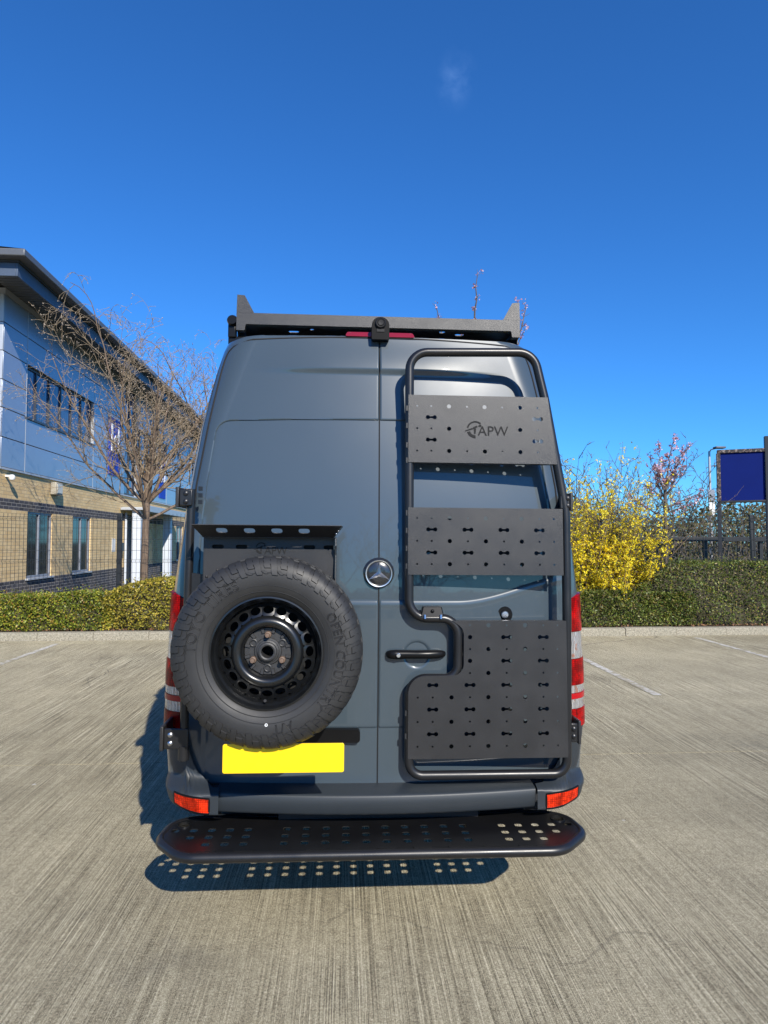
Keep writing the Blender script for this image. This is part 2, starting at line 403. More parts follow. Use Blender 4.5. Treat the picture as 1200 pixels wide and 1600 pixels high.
# ------------------------------------------------------------------ mesh helpers
class MB:
    def __init__(s): s.v, s.f = [], []
    def add(s, vs, fs):
        o = len(s.v); s.v.extend(tuple(p) for p in vs); s.f.extend(tuple(i + o for i in f) for f in fs); return s
    def box(s, x0, x1, y0, y1, z0, z1):
        v = [(x, y, z) for z in (z0, z1) for y in (y0, y1) for x in (x0, x1)]
        return s.add(v, [(0, 2, 3, 1), (4, 5, 7, 6), (0, 1, 5, 4), (2, 6, 7, 3), (0, 4, 6, 2), (1, 3, 7, 5)])
    def tube(s, path, r, n=10, closed=False, caps=True):
        P = [Vector(p) for p in path]; N = len(P)
        rr = r if isinstance(r, (list, tuple)) else [r] * N
        T = []
        for i in range(N):
            a = P[(i - 1) % N] if (closed or i > 0) else P[i]
            b = P[(i + 1) % N] if (closed or i < N - 1) else P[i]
            d = b - a
            T.append(d.normalized() if d.length > 1e-9 else Vector((0, 0, 1)))
        u = T[0].orthogonal().normalized()
        vs = []
        for i in range(N):
            if i:
                ax = T[i - 1].cross(T[i])
                if ax.length > 1e-8: u = Quaternion(ax.normalized(), T[i - 1].angle(T[i])) @ u
            u = (u - T[i] * u.dot(T[i])).normalized()
            w = T[i].cross(u)
            for k in range(n):
                a = 2 * math.pi * k / n
                vs.append(P[i] + (u * math.cos(a) + w * math.sin(a)) * rr[i])
        fs = []
        M = N if closed else N - 1
        # best twist match when closed
        sh = 0
        if closed:
            best = min(range(n), key=lambda k: (vs[k] - vs[(N - 1) * n]).length)
            sh = best
        for i in range(M):
            j = (i + 1) % N
            for k in range(n):
                k2 = (k + 1) % n
                if closed and j == 0: fs.append((i * n + k, i * n + k2, (k2 + sh) % n, (k + sh) % n))
                else: fs.append((i * n + k, i * n + k2, j * n + k2, j * n + k))
        if caps and not closed:
            fs.append(tuple(range(n - 1, -1, -1))); fs.append(tuple((N - 1) * n + k for k in range(n)))
        return s.add(vs, fs)
    def lathe(s, prof, c, n=48, closed_prof=False, axis='Y'):
        # prof: (radius, along) pairs; axis Y or Z
        vs = []
        for (r, h) in prof:
            for k in range(n):
                a = 2 * math.pi * k / n
                if axis == 'Y': vs.append((c[0] + r * math.cos(a), c[1] + h, c[2] + r * math.sin(a)))
                else: vs.append((c[0] + r * math.cos(a), c[1] + r * math.sin(a), c[2] + h))
        fs = []
        M = len(prof)
        for i in range(M if closed_prof else M - 1):
            j = (i + 1) % M
            for k in range(n):
                k2 = (k + 1) % n
                fs.append((i * n + k, i * n + k2, j * n + k2, j * n + k))
        if not closed_prof:
            if prof[0][0] < 0.002: pass
            fs.append(tuple(range(n))); fs.append(tuple((M - 1) * n + k for k in range(n)))
        return s.add(vs, fs)
    def plate(s, outer, holes, fn, th):
        """2-D outline with holes -> solid of thickness th; fn(u,v,w) places it"""
        loops = [outer] + list(holes)
        flat = [p for l in loops for p in l]
        tri = tessellate_polygon([[Vector((p[0], p[1], 0)) for p in l] for l in loops])
        n = len(flat)
        vs = [fn(p[0], p[1], 0) for p in flat] + [fn(p[0], p[1], th) for p in flat]
        fs = [tuple(t) for t in tri] + [tuple(i + n for i in reversed(t)) for t in tri]
        o = 0
        for l in loops:
            m = len(l)
            for i in range(m):
                j = (i + 1) % m
                fs.append((o + i, o + j, n + o + j, n + o + i))
            o += m
        return s.add(vs, fs)
    def grid(s, pts, close_u=False):
        nr, nc = len(pts), len(pts[0])
        vs = [p for row in pts for p in row]
        fs = []
        for i in range(nr - 1):
            for j in range(nc if close_u else nc - 1):
                j2 = (j + 1) % nc
                fs.append((i * nc + j, i * nc + j2, (i + 1) * nc + j2, (i + 1) * nc + j))
        return s.add(vs, fs)
    def mesh(s, name, shift=None, recalc=True, smooth=None):
        me = bpy.data.meshes.new(name)
        V = np.array(s.v, dtype=float).reshape(-1, 3)
        if shift is not None: V = V - np.array(shift)
        me.from_pydata(V.tolist(), [], s.f)
        if recalc and len(s.f) < 60000:
            bm = bmesh.new(); bm.from_mesh(me)
            bmesh.ops.recalc_face_normals(bm, faces=bm.faces)
            bm.to_mesh(me); bm.free()
        if smooth is not None:
            me.polygons.foreach_set('use_smooth', [True] * len(me.polygons))
            me.set_sharp_from_angle(angle=R(smooth))
        me.update()
        return me

ORG = {}
def tag(o, label=None, cat=None, group=None, kind=None):
    if label: o['label'] = label
    if cat: o['category'] = cat
    if group: o['group'] = group
    if kind: o['kind'] = kind
    return o
def thing(name, label, cat, base=(0, 0, 0), frame=None, group=None, local=False):
    """An Empty at the thing's base. Parts are modelled in the frame's coordinates."""
    o = bpy.data.objects.new(name, None); col.objects.link(o)
    M = frame if frame is not None else Matrix.Identity(4)
    o.matrix_world = M @ Matrix.Translation(base)
    o.empty_display_size = 0.2
    ORG[o.name] = Vector(base)
    return tag(o, label, cat, group)
def part(name, mb, mat, parent, smooth=35, bevel=0.0, segs=2, label=None, kind=None, recalc=True):
    sh = ORG[parent.name]
    me = mb.mesh(name, sh, recalc, smooth)
    me.materials.append(mat)
    o = bpy.data.objects.new(name, me); col.objects.link(o)
    o.parent = parent
    ORG[o.name] = sh
    if bevel:
        b = o.modifiers.new('bevel', 'BEVEL'); b.width = bevel; b.segments = segs; b.limit_method = 'ANGLE'; b.angle_limit = R(40)
        b.harden_normals = False
    if name in ('twigs', 'stems', 'limbs', 'buds'): kind = kind or 'stuff'
    return tag(o, label, kind=kind)
def solo(name, mb, mat, base=(0, 0, 0), frame=None, smooth=35, bevel=0.0, label=None, cat=None, group=None, kind=None, recalc=True):
    me = mb.mesh(name, Vector(base), recalc, smooth)
    me.materials.append(mat)
    o = bpy.data.objects.new(name, me); col.objects.link(o)
    o.matrix_world = (frame if frame is not None else Matrix.Identity(4)) @ Matrix.Translation(base)
    ORG[o.name] = Vector(base)
    if bevel:
        b = o.modifiers.new('bevel', 'BEVEL'); b.width = bevel; b.segments = 2; b.limit_method = 'ANGLE'; b.angle_limit = R(40)
    return tag(o, label, cat, group, kind)
def copy_part(src, parent, loc):
    c = src.copy(); col.objects.link(c); c.parent = parent; c.location = loc
    ORG[c.name] = ORG[src.name]
    return c

def fillet(pts, rad, n=7, closed=True):
    """round the corners of a 3-D polyline"""
    P = [Vector(p) for p in pts]; N = len(P); out = []
    rr = rad if isinstance(rad, (list, tuple)) else [rad] * N
    for i in range(N):
        if not closed and i in (0, N - 1) or rr[i] <= 0: out.append(P[i]); continue
        a, b, c = P[i - 1], P[i], P[(i + 1) % N]
        d1, d2 = (a - b).normalized(), (c - b).normalized()
        ang = d1.angle(d2)
        if ang > math.pi - 0.03: out.append(b); continue
        tl = min(rr[i] / math.tan(ang / 2), (a - b).length * 0.49, (c - b).length * 0.49)
        r = tl * math.tan(ang / 2)
        p1, p2 = b + d1 * tl, b + d2 * tl
        ctr = b + (d1 + d2).normalized() * (r / math.sin(ang / 2))
        v1, v2 = p1 - ctr, p2 - ctr
        tot = v1.angle(v2); ax = v1.cross(v2).normalized()
        for k in range(n + 1): out.append(ctr + Quaternion(ax, tot * k / n) @ v1)
    return out
def fil2(pts, rad, n=6): return [(p.x, p.y) for p in fillet([(a, b, 0) for a, b in pts], rad, n)]
def circ(x, y, r, n=14): return [(x + r * math.cos(2 * math.pi * k / n), y + r * math.sin(2 * math.pi * k / n)) for k in range(n)]
def dumbbell(x, y, r=0.0098, d=0.0155, h=0.0046):
    pts = []
    a0 = math.asin(h / r)
    for k in range(11):
        a = a0 + (2 * math.pi - 2 * a0) * k / 10 - math.pi
        pts.append((x - d - r * math.cos(a - 0) * -1 if False else x - d + r * math.cos(math.pi + (-(math.pi - a0) + 2 * (math.pi - a0) * k / 10)), y + r * math.sin(math.pi + (-(math.pi - a0) + 2 * (math.pi - a0) * k / 10))))
    for k in range(11):
        t = -(math.pi - a0) + 2 * (math.pi - a0) * k / 10
        pts.append((x + d + r * math.cos(t), y + r * math.sin(t)))
    return pts
def rrect(x, y, w, h, r, n=3):
    return fil2([(x - w / 2, y - h / 2), (x + w / 2, y - h / 2), (x + w / 2, y + h / 2), (x - w / 2, y + h / 2)], r, n)
def sstep(t, a, b):
    t = np.clip((t - a) / (b - a), 0, 1); return t * t * (3 - 2 * t)

def text_geo(body, size=1.0, extrude=0.0, outline=0.0, space=1.0):
    cu = bpy.data.curves.new('lettering', 'FONT'); cu.body = body; cu.size = size
    cu.align_x = 'CENTER'; cu.align_y = 'CENTER'; cu.resolution_u = 3; cu.space_character = space
    if outline: cu.fill_mode = 'NONE'; cu.bevel_depth = outline; cu.bevel_resolution = 0
    else: cu.extrude = extrude
    o = bpy.data.objects.new('lettering', cu); col.objects.link(o)
    dg = bpy.context.evaluated_depsgraph_get(); dg.update()
    me = bpy.data.meshes.new_from_object(o.evaluated_get(dg))
    V = [tuple(v.co) for v in me.vertices]; F = [tuple(p.vertices) for p in me.polygons]
    bpy.data.objects.remove(o); bpy.data.meshes.remove(me); bpy.data.curves.remove(cu)
    return V, F

# ------------------------------------------------------------------ ground
def ground():
    mb = MB(); g = [(-400, -400), (400, -400), (400, 1200), (-400, 1200)]
    mb.add([(x, y, -0.06) for x, y in g], [(0, 1, 2, 3)])
    solo('ground', mb, GRASS, kind='structure', label='rough grassy ground around the car park')
    mb = MB().add([(-30, 11.5, 0.125), (30, 11.5, 0.125), (30, 17.5, 0.125), (-30, 17.5, 0.125), (-30, 17.5, -0.1), (30, 17.5, -0.1)], [(0, 1, 2, 3), (3, 2, 5, 4)])
    solo('planting_bed', mb, SOIL, kind='structure', label='planting bed of bare soil behind the kerb')
    root = thing('car_park', 'brushed concrete car park surface with a cross joint', None); root['kind'] = 'structure'
    del root['label']; root['label'] = 'brushed concrete car park surface with a cross joint'
    ys = [-30, -12, -3.2, 5.08, 11.32]
    xs = [-24, -9.9, -4.55, 1.05, 8.85, 24]
    for j in range(len(ys) - 1):
        # joints across the bays only; the strips run the whole width
        mb = MB(); x0, x1, y0, y1 = -24, 24, ys[j] + 0.006, ys[j + 1] - 0.006
        ny = 2; nx = 60
        top = [[(x0 + (x1 - x0) * i / nx, y0 + (y1 - y0) * k / ny, 0.0) for i in range(nx + 1)] for k in range(ny + 1)]
        mb.grid(top)
        mb.add([(x0, y0, 0), (x1, y0, 0), (x1, y0, -0.05), (x0, y0, -0.05)], [(0, 1, 2, 3)])
        mb.add([(x0, y1, 0), (x1, y1, 0), (x1, y1, -0.05), (x0, y1, -0.05)], [(0, 3, 2, 1)])
        o = part('concrete_slab', mb, CONC, root, smooth=None, recalc=False)
    mb = MB().box(-24, 24, -30, 11.32, -0.05, -0.025)
    part('joint_filler', mb, SOIL, root)
    # painted bay lines
    rng = random.Random(3)
    for x, y0, y1 in ((-4.66, 6.8, 11.0), (3.366, 6.95, 11.05), (6.05, 6.8, 11.05), (8.75, 6.8, 11.05), (-7.34, 6.8, 11.0), (0.69, 8.9, 11.0), (-1.98, 8.9, 11.0)):
        mb = MB(); n = 60; L, Rr = [], []
        for i in range(n + 1):
            y = y0 + (y1 - y0) * i / n
            L.append((x - 0.047 + rng.uniform(-.006, .006), y, 0.004)); Rr.append((x + 0.047 + rng.uniform(-.006, .006), y, 0.004))
        mb.grid([L, Rr])
        o = solo('bay_line', mb, LINE, smooth=None, kind='structure', recalc=False)
    # kerb of single stones
    kr = thing('kerb', 'pale concrete kerb along the edge of the car park', None, (0, 11.32, 0)); kr['kind'] = 'structure'
    src = None
    for i, k in enumerate(range(-26, 26)):
        x = k * 0.915 + 0.35
        if src is None:
            mb = MB()
            prof = [(11.32, -0.05), (11.325, 0.105), (11.335, 0.125), (11.355, 0.135), (11.47, 0.137), (11.47, -0.05)]
            for xx in (0.003, 0.912): mb.v.extend((xx, y, z) for y, z in prof)
            m = len(prof)
            mb.f += [(a, (a + 1) % m, m + (a + 1) % m, m + a) for a in range(m)] + [tuple(range(m)), tuple(range(2 * m - 1, m - 1, -1))]
            src = part('kerbstone', mb, KERB, kr, smooth=50)
            src.location = (x, rng.uniform(-.004, .004), rng.uniform(-.003, .002))
        else:
            o = copy_part(src, kr, (x, rng.uniform(-.006, .006), rng.uniform(-.005, .003)))
            o.rotation_euler = (0, 0, rng.uniform(-.004, .004))
ground()

# ------------------------------------------------------------------ vegetation helpers
def leaf_cloud(C, size, rng, aspect=0.55, up=0.3, bend=0.25):
    """one folded four-sided leaf per centre"""
    C = np.asarray(C); n = len(C)
    d = rng.normal(size=(n, 3)); d /= np.linalg.norm(d, axis=1)[:, None]
    nn = rng.normal(size=(n, 3)); nn[:, 2] += up
    w = np.cross(d, nn); w /= np.linalg.norm(w, axis=1)[:, None] + 1e-9
    nn = np.cross(w, d)
    s = size * rng.uniform(0.6, 1.3, n)[:, None]
    v = np.empty((n, 4, 3))
    v[:, 0] = C - d * s * 0.5; v[:, 1] = C + w * s * aspect * 0.5 + nn * s * bend * 0.5
    v[:, 2] = C + d * s * 0.5; v[:, 3] = C - w * s * aspect * 0.5 + nn * s * bend * 0.5
    return v.reshape(-1, 3)
def quads_mesh(name, V, mat, shift=(0, 0, 0)):
    me = bpy.data.meshes.new(name)
    V = np.asarray(V, dtype=np.float32) - np.array(shift, dtype=np.float32)
    n = len(V) // 4
    me.vertices.add(len(V)); me.vertices.foreach_set('co', V.ravel())
    me.loops.add(n * 4); me.loops.foreach_set('vertex_index', np.arange(n * 4, dtype=np.int32))
    me.polygons.add(n); me.polygons.foreach_set('loop_start', np.arange(0, n * 4, 4, dtype=np.int32))
    me.update(calc_edges=True)
    me.materials.append(mat)
    return me
def qpart(name, V, mat, parent):
    me = quads_mesh(name, V, mat, ORG[parent.name])
    o = bpy.data.objects.new(name, me); col.objects.link(o); o.parent = parent; ORG[o.name] = ORG[parent.name]
    o['kind'] = 'stuff'
    return o

def grow(rs, p, d, length, r, level, P, out, tips):
    """recursive branch; out[level] collects (points, radii)"""
    seg = max(3, int(length / P['seg'][level]))
    pts, rad = [Vector(p)], [r]
    d = Vector(d).normalized()
    step = length / seg
    for i in range(seg):
        d = d + Vector((rs.gauss(0, 1), rs.gauss(0, 1), rs.gauss(0, 1))) * P['wob'][level] + Vector((0, 0, P['up'][level]))
        if pts[-1].x > P.get('xmax', 1e9): d.x -= 0.22 + 0.4 * (pts[-1].x - P['xmax'])      # kept clear of the bays
        if pts[-1].z > P.get('zmax', 1e9): d.z -= 0.25 + 0.5 * (pts[-1].z - P['zmax'])
        d.normalize()
        pts.append(pts[-1] + d * step)
        rad.append(r * (1 - (i + 1) / seg * P['taper'][level]))
    out[level].append((pts, rad))
    if level + 1 >= P['levels']:
        tips.append((pts[-1], d)); 
        for q in pts[1:-1]:
            if rs.random() < P.get('sidebud', 0): tips.append((q, d))
        return
    nc = max(1, int(length * P['dens'][level] + rs.random()))
    for c in range(nc):
        t = P['start'][level] + (1 - P['start'][level]) * ((c + rs.random()) / nc)
        k = min(seg - 1, int(t * seg)); f = t * seg - k
        q = pts[k].lerp(pts[k + 1], f); dd = (pts[k + 1] - pts[k]).normalized()
        az = c * 2.4 + rs.uniform(-.6, .6)
        side = dd.orthogonal().normalized(); side = Quaternion(dd, az) @ side
        ang = R(P['ang'][level] + rs.uniform(-12, 12))
        nd = dd * math.cos(ang) + side * math.sin(ang)
        rl = rad[k] * P['rr'][level]
        ll = length * P['lr'][level] * rs.uniform(.6, 1.15) * (1.1 - 0.55 * t)
        if ll > 0.06: grow(rs, q, nd, ll, max(rl, P['minr']), level + 1, P, out, tips)
    if level > 0: tips.append((pts[-1], d))
def tubes(lst, n):
    mb = MB()
    for pts, rad in lst: mb.tube(pts, rad, n, caps=False)
    return mb
def blobs(tips, size, rs, n=1):
    """small octahedral buds"""
    mb = MB()
    for p, d in tips:
        for _ in range(n):
            s = size * rs.uniform(.6, 1.4); d = d.normalized(); u = d.orthogonal().normalized(); w = d.cross(u)
            c = p + d * s * .6
            mb.add([c + d * s * 1.3, c + u * s * .55, c + w * s * .55, c - u * s * .55, c - w * s * .55, c - d * s],
                   [(0, 1, 2), (0, 2, 3), (0, 3, 4), (0, 4, 1), (5, 2, 1), (5, 3, 2), (5, 4, 3), (5, 1, 4)])
    return mb

# ------------------------------------------------------------------ office building
def building():
    a = R(1.2)
    F = Matrix.Translation((-7.0, 13.6, 0)) @ Matrix.Rotation(a, 4, 'Z')
    b = thing('office_building', 'two storey office in buff brick below and blue grey cladding above with deep eaves', 'building', (0, 0, 0), F)
    LEN, DEP = 26.0, 12.0
    def wall_open(mb, s0, s1, z0, z1, ops, x0, x1):
        ss = sorted({s0, s1, *[v for o in ops for v in o[:2]]}); zs = sorted({z0, z1, *[v for o in ops for v in o[2:]]})
        for i in range(len(ss) - 1):
            run = None
            for j in range(len(zs) - 1):
                cs, cz = (ss[i] + ss[i + 1]) / 2, (zs[j] + zs[j + 1]) / 2
                if cs < s0 or cs > s1 or any(o[0] < cs < o[1] and o[2] < cz < o[3] for o in ops):
                    if run is not None: mb.box(x0, x1, ss[i], ss[i + 1], run, zs[j]); run = None
                elif run is None: run = zs[j]
            if run is not None: mb.box(x0, x1, ss[i], ss[i + 1], run, zs[-1])
    gw = [(1.30, 2.60, 0.84, 2.325), (3.86, 5.12, 0.84, 2.325), (15.2, 16.4, 0.84, 2.325), (18.0, 19.2, 0.84, 2.325), (8.2, 10.6, -0.1, 2.55)]
    mb = MB(); wall_open(mb, 0, LEN, -0.1, 3.17, gw, -0.3, 0.0)
    mb.box(-DEP, -0.3, 0, 0.3, -0.1, 3.17)
    part('brick_wall', mb, BRICK, b)
    mb = MB().box(-DEP, -0.31, 0.02, LEN, 3.0, 6.86).box(-0.31, -0.20, 0.31, LEN, -0.1, 3.0)
    part('inner_shell', mb, SOFF, b)
    mb = MB().box(-0.25, 0.045, -0.045, LEN, 3.13, 3.172).box(-DEP, -0.25, -0.045, 0.3, 3.13, 3.172)
    part('cladding_drip_trim', mb, CLADL, b, bevel=0.004)
    # upper windows cut out of the cladding grid
    zs = [3.175, 3.79, 4.39, 4.96, 5.55, 6.14, 6.72]
    ss = [0.0, 1.05, 5.12, 9.2, 13.3, 17.4, 21.5, 25.6]
    uw = {(1, 2), (1, 3), (3, 2), (3, 3), (5, 2), (5, 3)}
    tall = 2                                                     # the column with the tall glazing
    for i in range(len(ss) - 1):
        for j in range(len(zs) - 1):
            if (i, j) in uw: continue
            s0, s1 = ss[i] + 0.012, ss[i + 1] - 0.012
            if i == tall: s1 = 7.9
            part('cladding_panel', MB().box(-0.2, 0.03, s0, s1, zs[j] + 0.007, zs[j + 1] - 0.007), CLAD, b, bevel=0.006)
    for i in range(1, len(ss)):
        part('joint_trim', MB().box(-0.2, 0.034, ss[i] - 0.010, ss[i] + 0.010, 3.175, 6.72), CLADL, b)
    part('head_trim', MB().box(-0.2, 0.036, 0, LEN, 6.722, 6.85), CLADL, b)
    # end wall facing the car park; sunlit tone put into the paler colour
    for j in range(len(zs) - 1):
        part('cladding_panel', MB().box(-0.6, 0.028, -0.03, -0.001, zs[j] + 0.007, zs[j + 1] - 0.007), CLADL, b, bevel=0.006)
        part('cladding_panel', MB().box(-5.0, -0.612, -0.03, -0.001, zs[j] + 0.007, zs[j + 1] - 0.007), CLADL, b, bevel=0.006)
    part('cladding_backing', MB().box(-0.31, -0.205, 0.02, LEN, 3.175, 6.85), SOFF, b)
    # windows
    def window(s0, s1, z0, z1, mull, fm, gm, dep=-0.12, fw=0.05, sill=None):
        f = MB()
        f.box(dep - .03, dep + .03, s0, s1, z0, z0 + fw).box(dep - .03, dep + .03, s0, s1, z1 - fw, z1)
        ed = [s0] + mull + [s1]
        for k, m in enumerate(ed):
            if k == 0: f.box(dep - .03, dep + .03, s0, s0 + fw, z0 + fw, z1 - fw)
            elif k == len(ed) - 1: f.box(dep - .03, dep + .03, s1 - fw, s1, z0 + fw, z1 - fw)
            else: f.box(dep - .03, dep + .03, m - fw / 2, m + fw / 2, z0 + fw, z1 - fw)
        w = part('window', f, fm, b, bevel=0.004)
        for k in range(len(ed) - 1):
            a0 = ed[k] + (fw if k == 0 else fw / 2); a1 = ed[k + 1] - (fw if k == len(ed) - 2 else fw / 2)
            part('pane', MB().box(dep - .012, dep - .004, a0, a1, z0 + fw, z1 - fw), gm, w)
        if sill is not None:
            part('sill', MB().box(dep, 0.06, s0 - .04, s1 + .04, z0 - 0.045, z0 - 0.002), sill, w, bevel=0.004)
    for s0, s1 in ((1.065, 5.105), (9.215, 13.285), (17.415, 21.485)):
        window(s0, s1, 4.39, 5.55, [s0 + 0.62, s0 + 1.32, s0 + 1.98, s0 + 2.64, s0 + 3.3], WFRAMED, WGLASS, dep=-0.07, sill=WFRAMED)
    for o in gw[:4]:
        window(o[0] + .003, o[1] - .003, 0.845, 2.325, [(o[0] + o[1]) / 2], WFRAME, GGLASS, dep=-0.055, sill=CLADL)
    window(7.95, 9.15, 3.2, 6.70, [8.55], WFRAMED, WGLASS, dep=-0.05)
    window(8.22, 10.58, -0.05, 2.52, [9.0, 9.8], WFRAMED, GGLASS, dep=-0.25, fw=0.07)
    # eaves
    e = MB().box(-DEP - 1, 0.95, -1.2, LEN, 7.02, 7.16)
    part('roof_edge', e, FASCIA, b, bevel=0.02)
    part('roof', MB().add([(0.93, -1.18, 7.161), (0.93, LEN, 7.161), (-5, LEN, 7.6), (-5, -1.18, 7.6), (-13, LEN, 7.161), (-13, -1.18, 7.161)], [(0, 1, 2, 3), (3, 2, 4, 5)]), FASCIA, b)
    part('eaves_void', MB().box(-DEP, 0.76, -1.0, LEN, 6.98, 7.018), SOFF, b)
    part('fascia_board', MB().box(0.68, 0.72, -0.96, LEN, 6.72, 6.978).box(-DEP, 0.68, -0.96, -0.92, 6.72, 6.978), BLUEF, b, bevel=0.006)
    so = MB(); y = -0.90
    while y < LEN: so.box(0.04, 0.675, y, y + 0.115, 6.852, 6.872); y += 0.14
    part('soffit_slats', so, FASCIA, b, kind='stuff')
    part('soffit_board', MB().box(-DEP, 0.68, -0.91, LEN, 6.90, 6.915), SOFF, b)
    # blue office signs on the facade
    V, Fc = text_geo('ld', 1.15, 0.012)
    for (s, z, w, h) in ((6.85, 4.55, 1.05, 1.75), (12.6, 4.1, 0.9, 1.5)):
        sg = part('sign_board', MB().box(0.035, 0.06, s - w / 2, s + w / 2, z - h / 2, z + h / 2), SIGNR, b, bevel=0.004)
        mb = MB().add([(0.075 + q[2], s + q[0] * w, z + 0.12 * h + q[1] * w) for q in V], Fc)
        part('sign_lettering', mb, WHITE, sg, smooth=None)
    # entrance canopy with posts
    can = part('canopy', MB().box(0.02, 0.9, 7.6, 14.2, 2.66, 2.74).box(0.86, 0.94, 7.6, 14.2, 2.60, 2.80), CLADL, b, bevel=0.01)
    for k in range(9): part('canopy_pane', MB().box(0.04, 0.85, 7.7 + k * .72, 8.35 + k * .72, 2.745, 2.757), CANG, can)
    for s in (7.75, 11.6):
        part('canopy_post', MB().box(0.34, 0.62, s, s + .28, 0.0, 2.659), POSTW, b, bevel=0.012)
    part('notice', MB().box(0.002, 0.012, 6.9, 7.2, 1.35, 1.75), WHITE, b)
    part('letter_box', MB().box(0.002, 0.12, 7.5, 7.7, 1.35, 1.62), WFRAMED, b, bevel=0.01)
    part('downpipe', MB().tube([(0.06, 8.05, 0), (0.06, 8.05, 2.6)], 0.04, 10), POSTW, b)
    # things fixed to the wall
    c = thing('security_camera', 'small white dome camera on the buff brick wall under the cladding', 'security camera', (0.0, 0.28, 3.0), F)
    part('bracket', MB().box(0.002, 0.10, 0.25, 0.31, 2.99, 3.03), WHITE, c, bevel=0.005)
    part('dome', MB().lathe([(0.0005, 0.055), (0.035, 0.05), (0.06, 0.02), (0.062, -0.02), (0.045, -0.055), (0.0005, -0.07)], (0.13, 0.28, 2.985), 20, axis='Z'), WHITE, c)
    l = thing('wall_floodlight', 'square beige floodlight on the brick wall under the cladding', 'floodlight', (0.0, 2.6, 2.95), F)
    part('housing', MB().box(0.002, 0.15, 2.42, 2.80, 2.78, 3.08), simple('beige_housing', (0.33, 0.30, 0.24), 0.5), l, bevel=0.02)
    part('lamp_glass', MB().box(0.151, 0.162, 2.46, 2.76, 2.82, 3.04), simple('frosted_lamp_glass', (0.55, 0.5, 0.4), 0.25), l, bevel=0.004)
building()

# ------------------------------------------------------------------ fence, hedges, shrubs, trees
def fence():
    f = thing('mesh_fence', 'dark green black welded mesh fence on square posts behind the hedges', 'fence', (0, 12.0, 0.125))
    Y0 = 12.0
    zs = [(0.2, 0), (1.28, 0), (1.31, -.035), (1.34, 0), (2.04, 0), (2.07, -.035), (2.10, 0), (2.16, 0)]
    src = psrc = None
    W = 2.96
    x = 4.82 - 5 * W
    rs = random.Random(2)
    k = 0
    while x < 20:
        if psrc is None:
            psrc = part('post', MB().box(-.04, .04, Y0 + .01, Y0 + .07, 0.0, 2.17), FENCE, f, bevel=0.004)
            psrc.data.transform(Matrix.Translation((0, 0, 0)))
            psrc.location = (x, 0, 0); po = psrc
        else: po = copy_part(psrc, f, (x, 0, 0))
        if abs(x - 4.82) < .1 or abs(x - 7.78) < .1: po.rotation_euler = (0, R(-1.5), 0)
        if src is None:
            mb = MB(); n = 42
            for i in range(n):
                xx = 0.03 + (W - 0.06) * i / (n - 1)
                mb.tube([(xx, Y0 + dy, z) for z, dy in zs], 0.0034, 4, caps=False)
            z = 0.3
            for z in [0.3, 0.5, 0.7, 0.9, 1.1, 1.28, 1.31, 1.34, 1.5, 1.7, 1.9, 2.04, 2.07, 2.10]:
                dy = -.035 if z in (1.31, 2.07) else 0
                mb.tube([(0.0, Y0 + dy - .006, z), (W, Y0 + dy - .006, z)], 0.0038, 4, caps=False)
            src = part('mesh_panel', mb, FENCE, f, kind='stuff'); src.location = (x, 0, 0)
        else:
            o = copy_part(src, f, (x, 0, 0)); o['kind'] = 'stuff'
        x += W
fence()

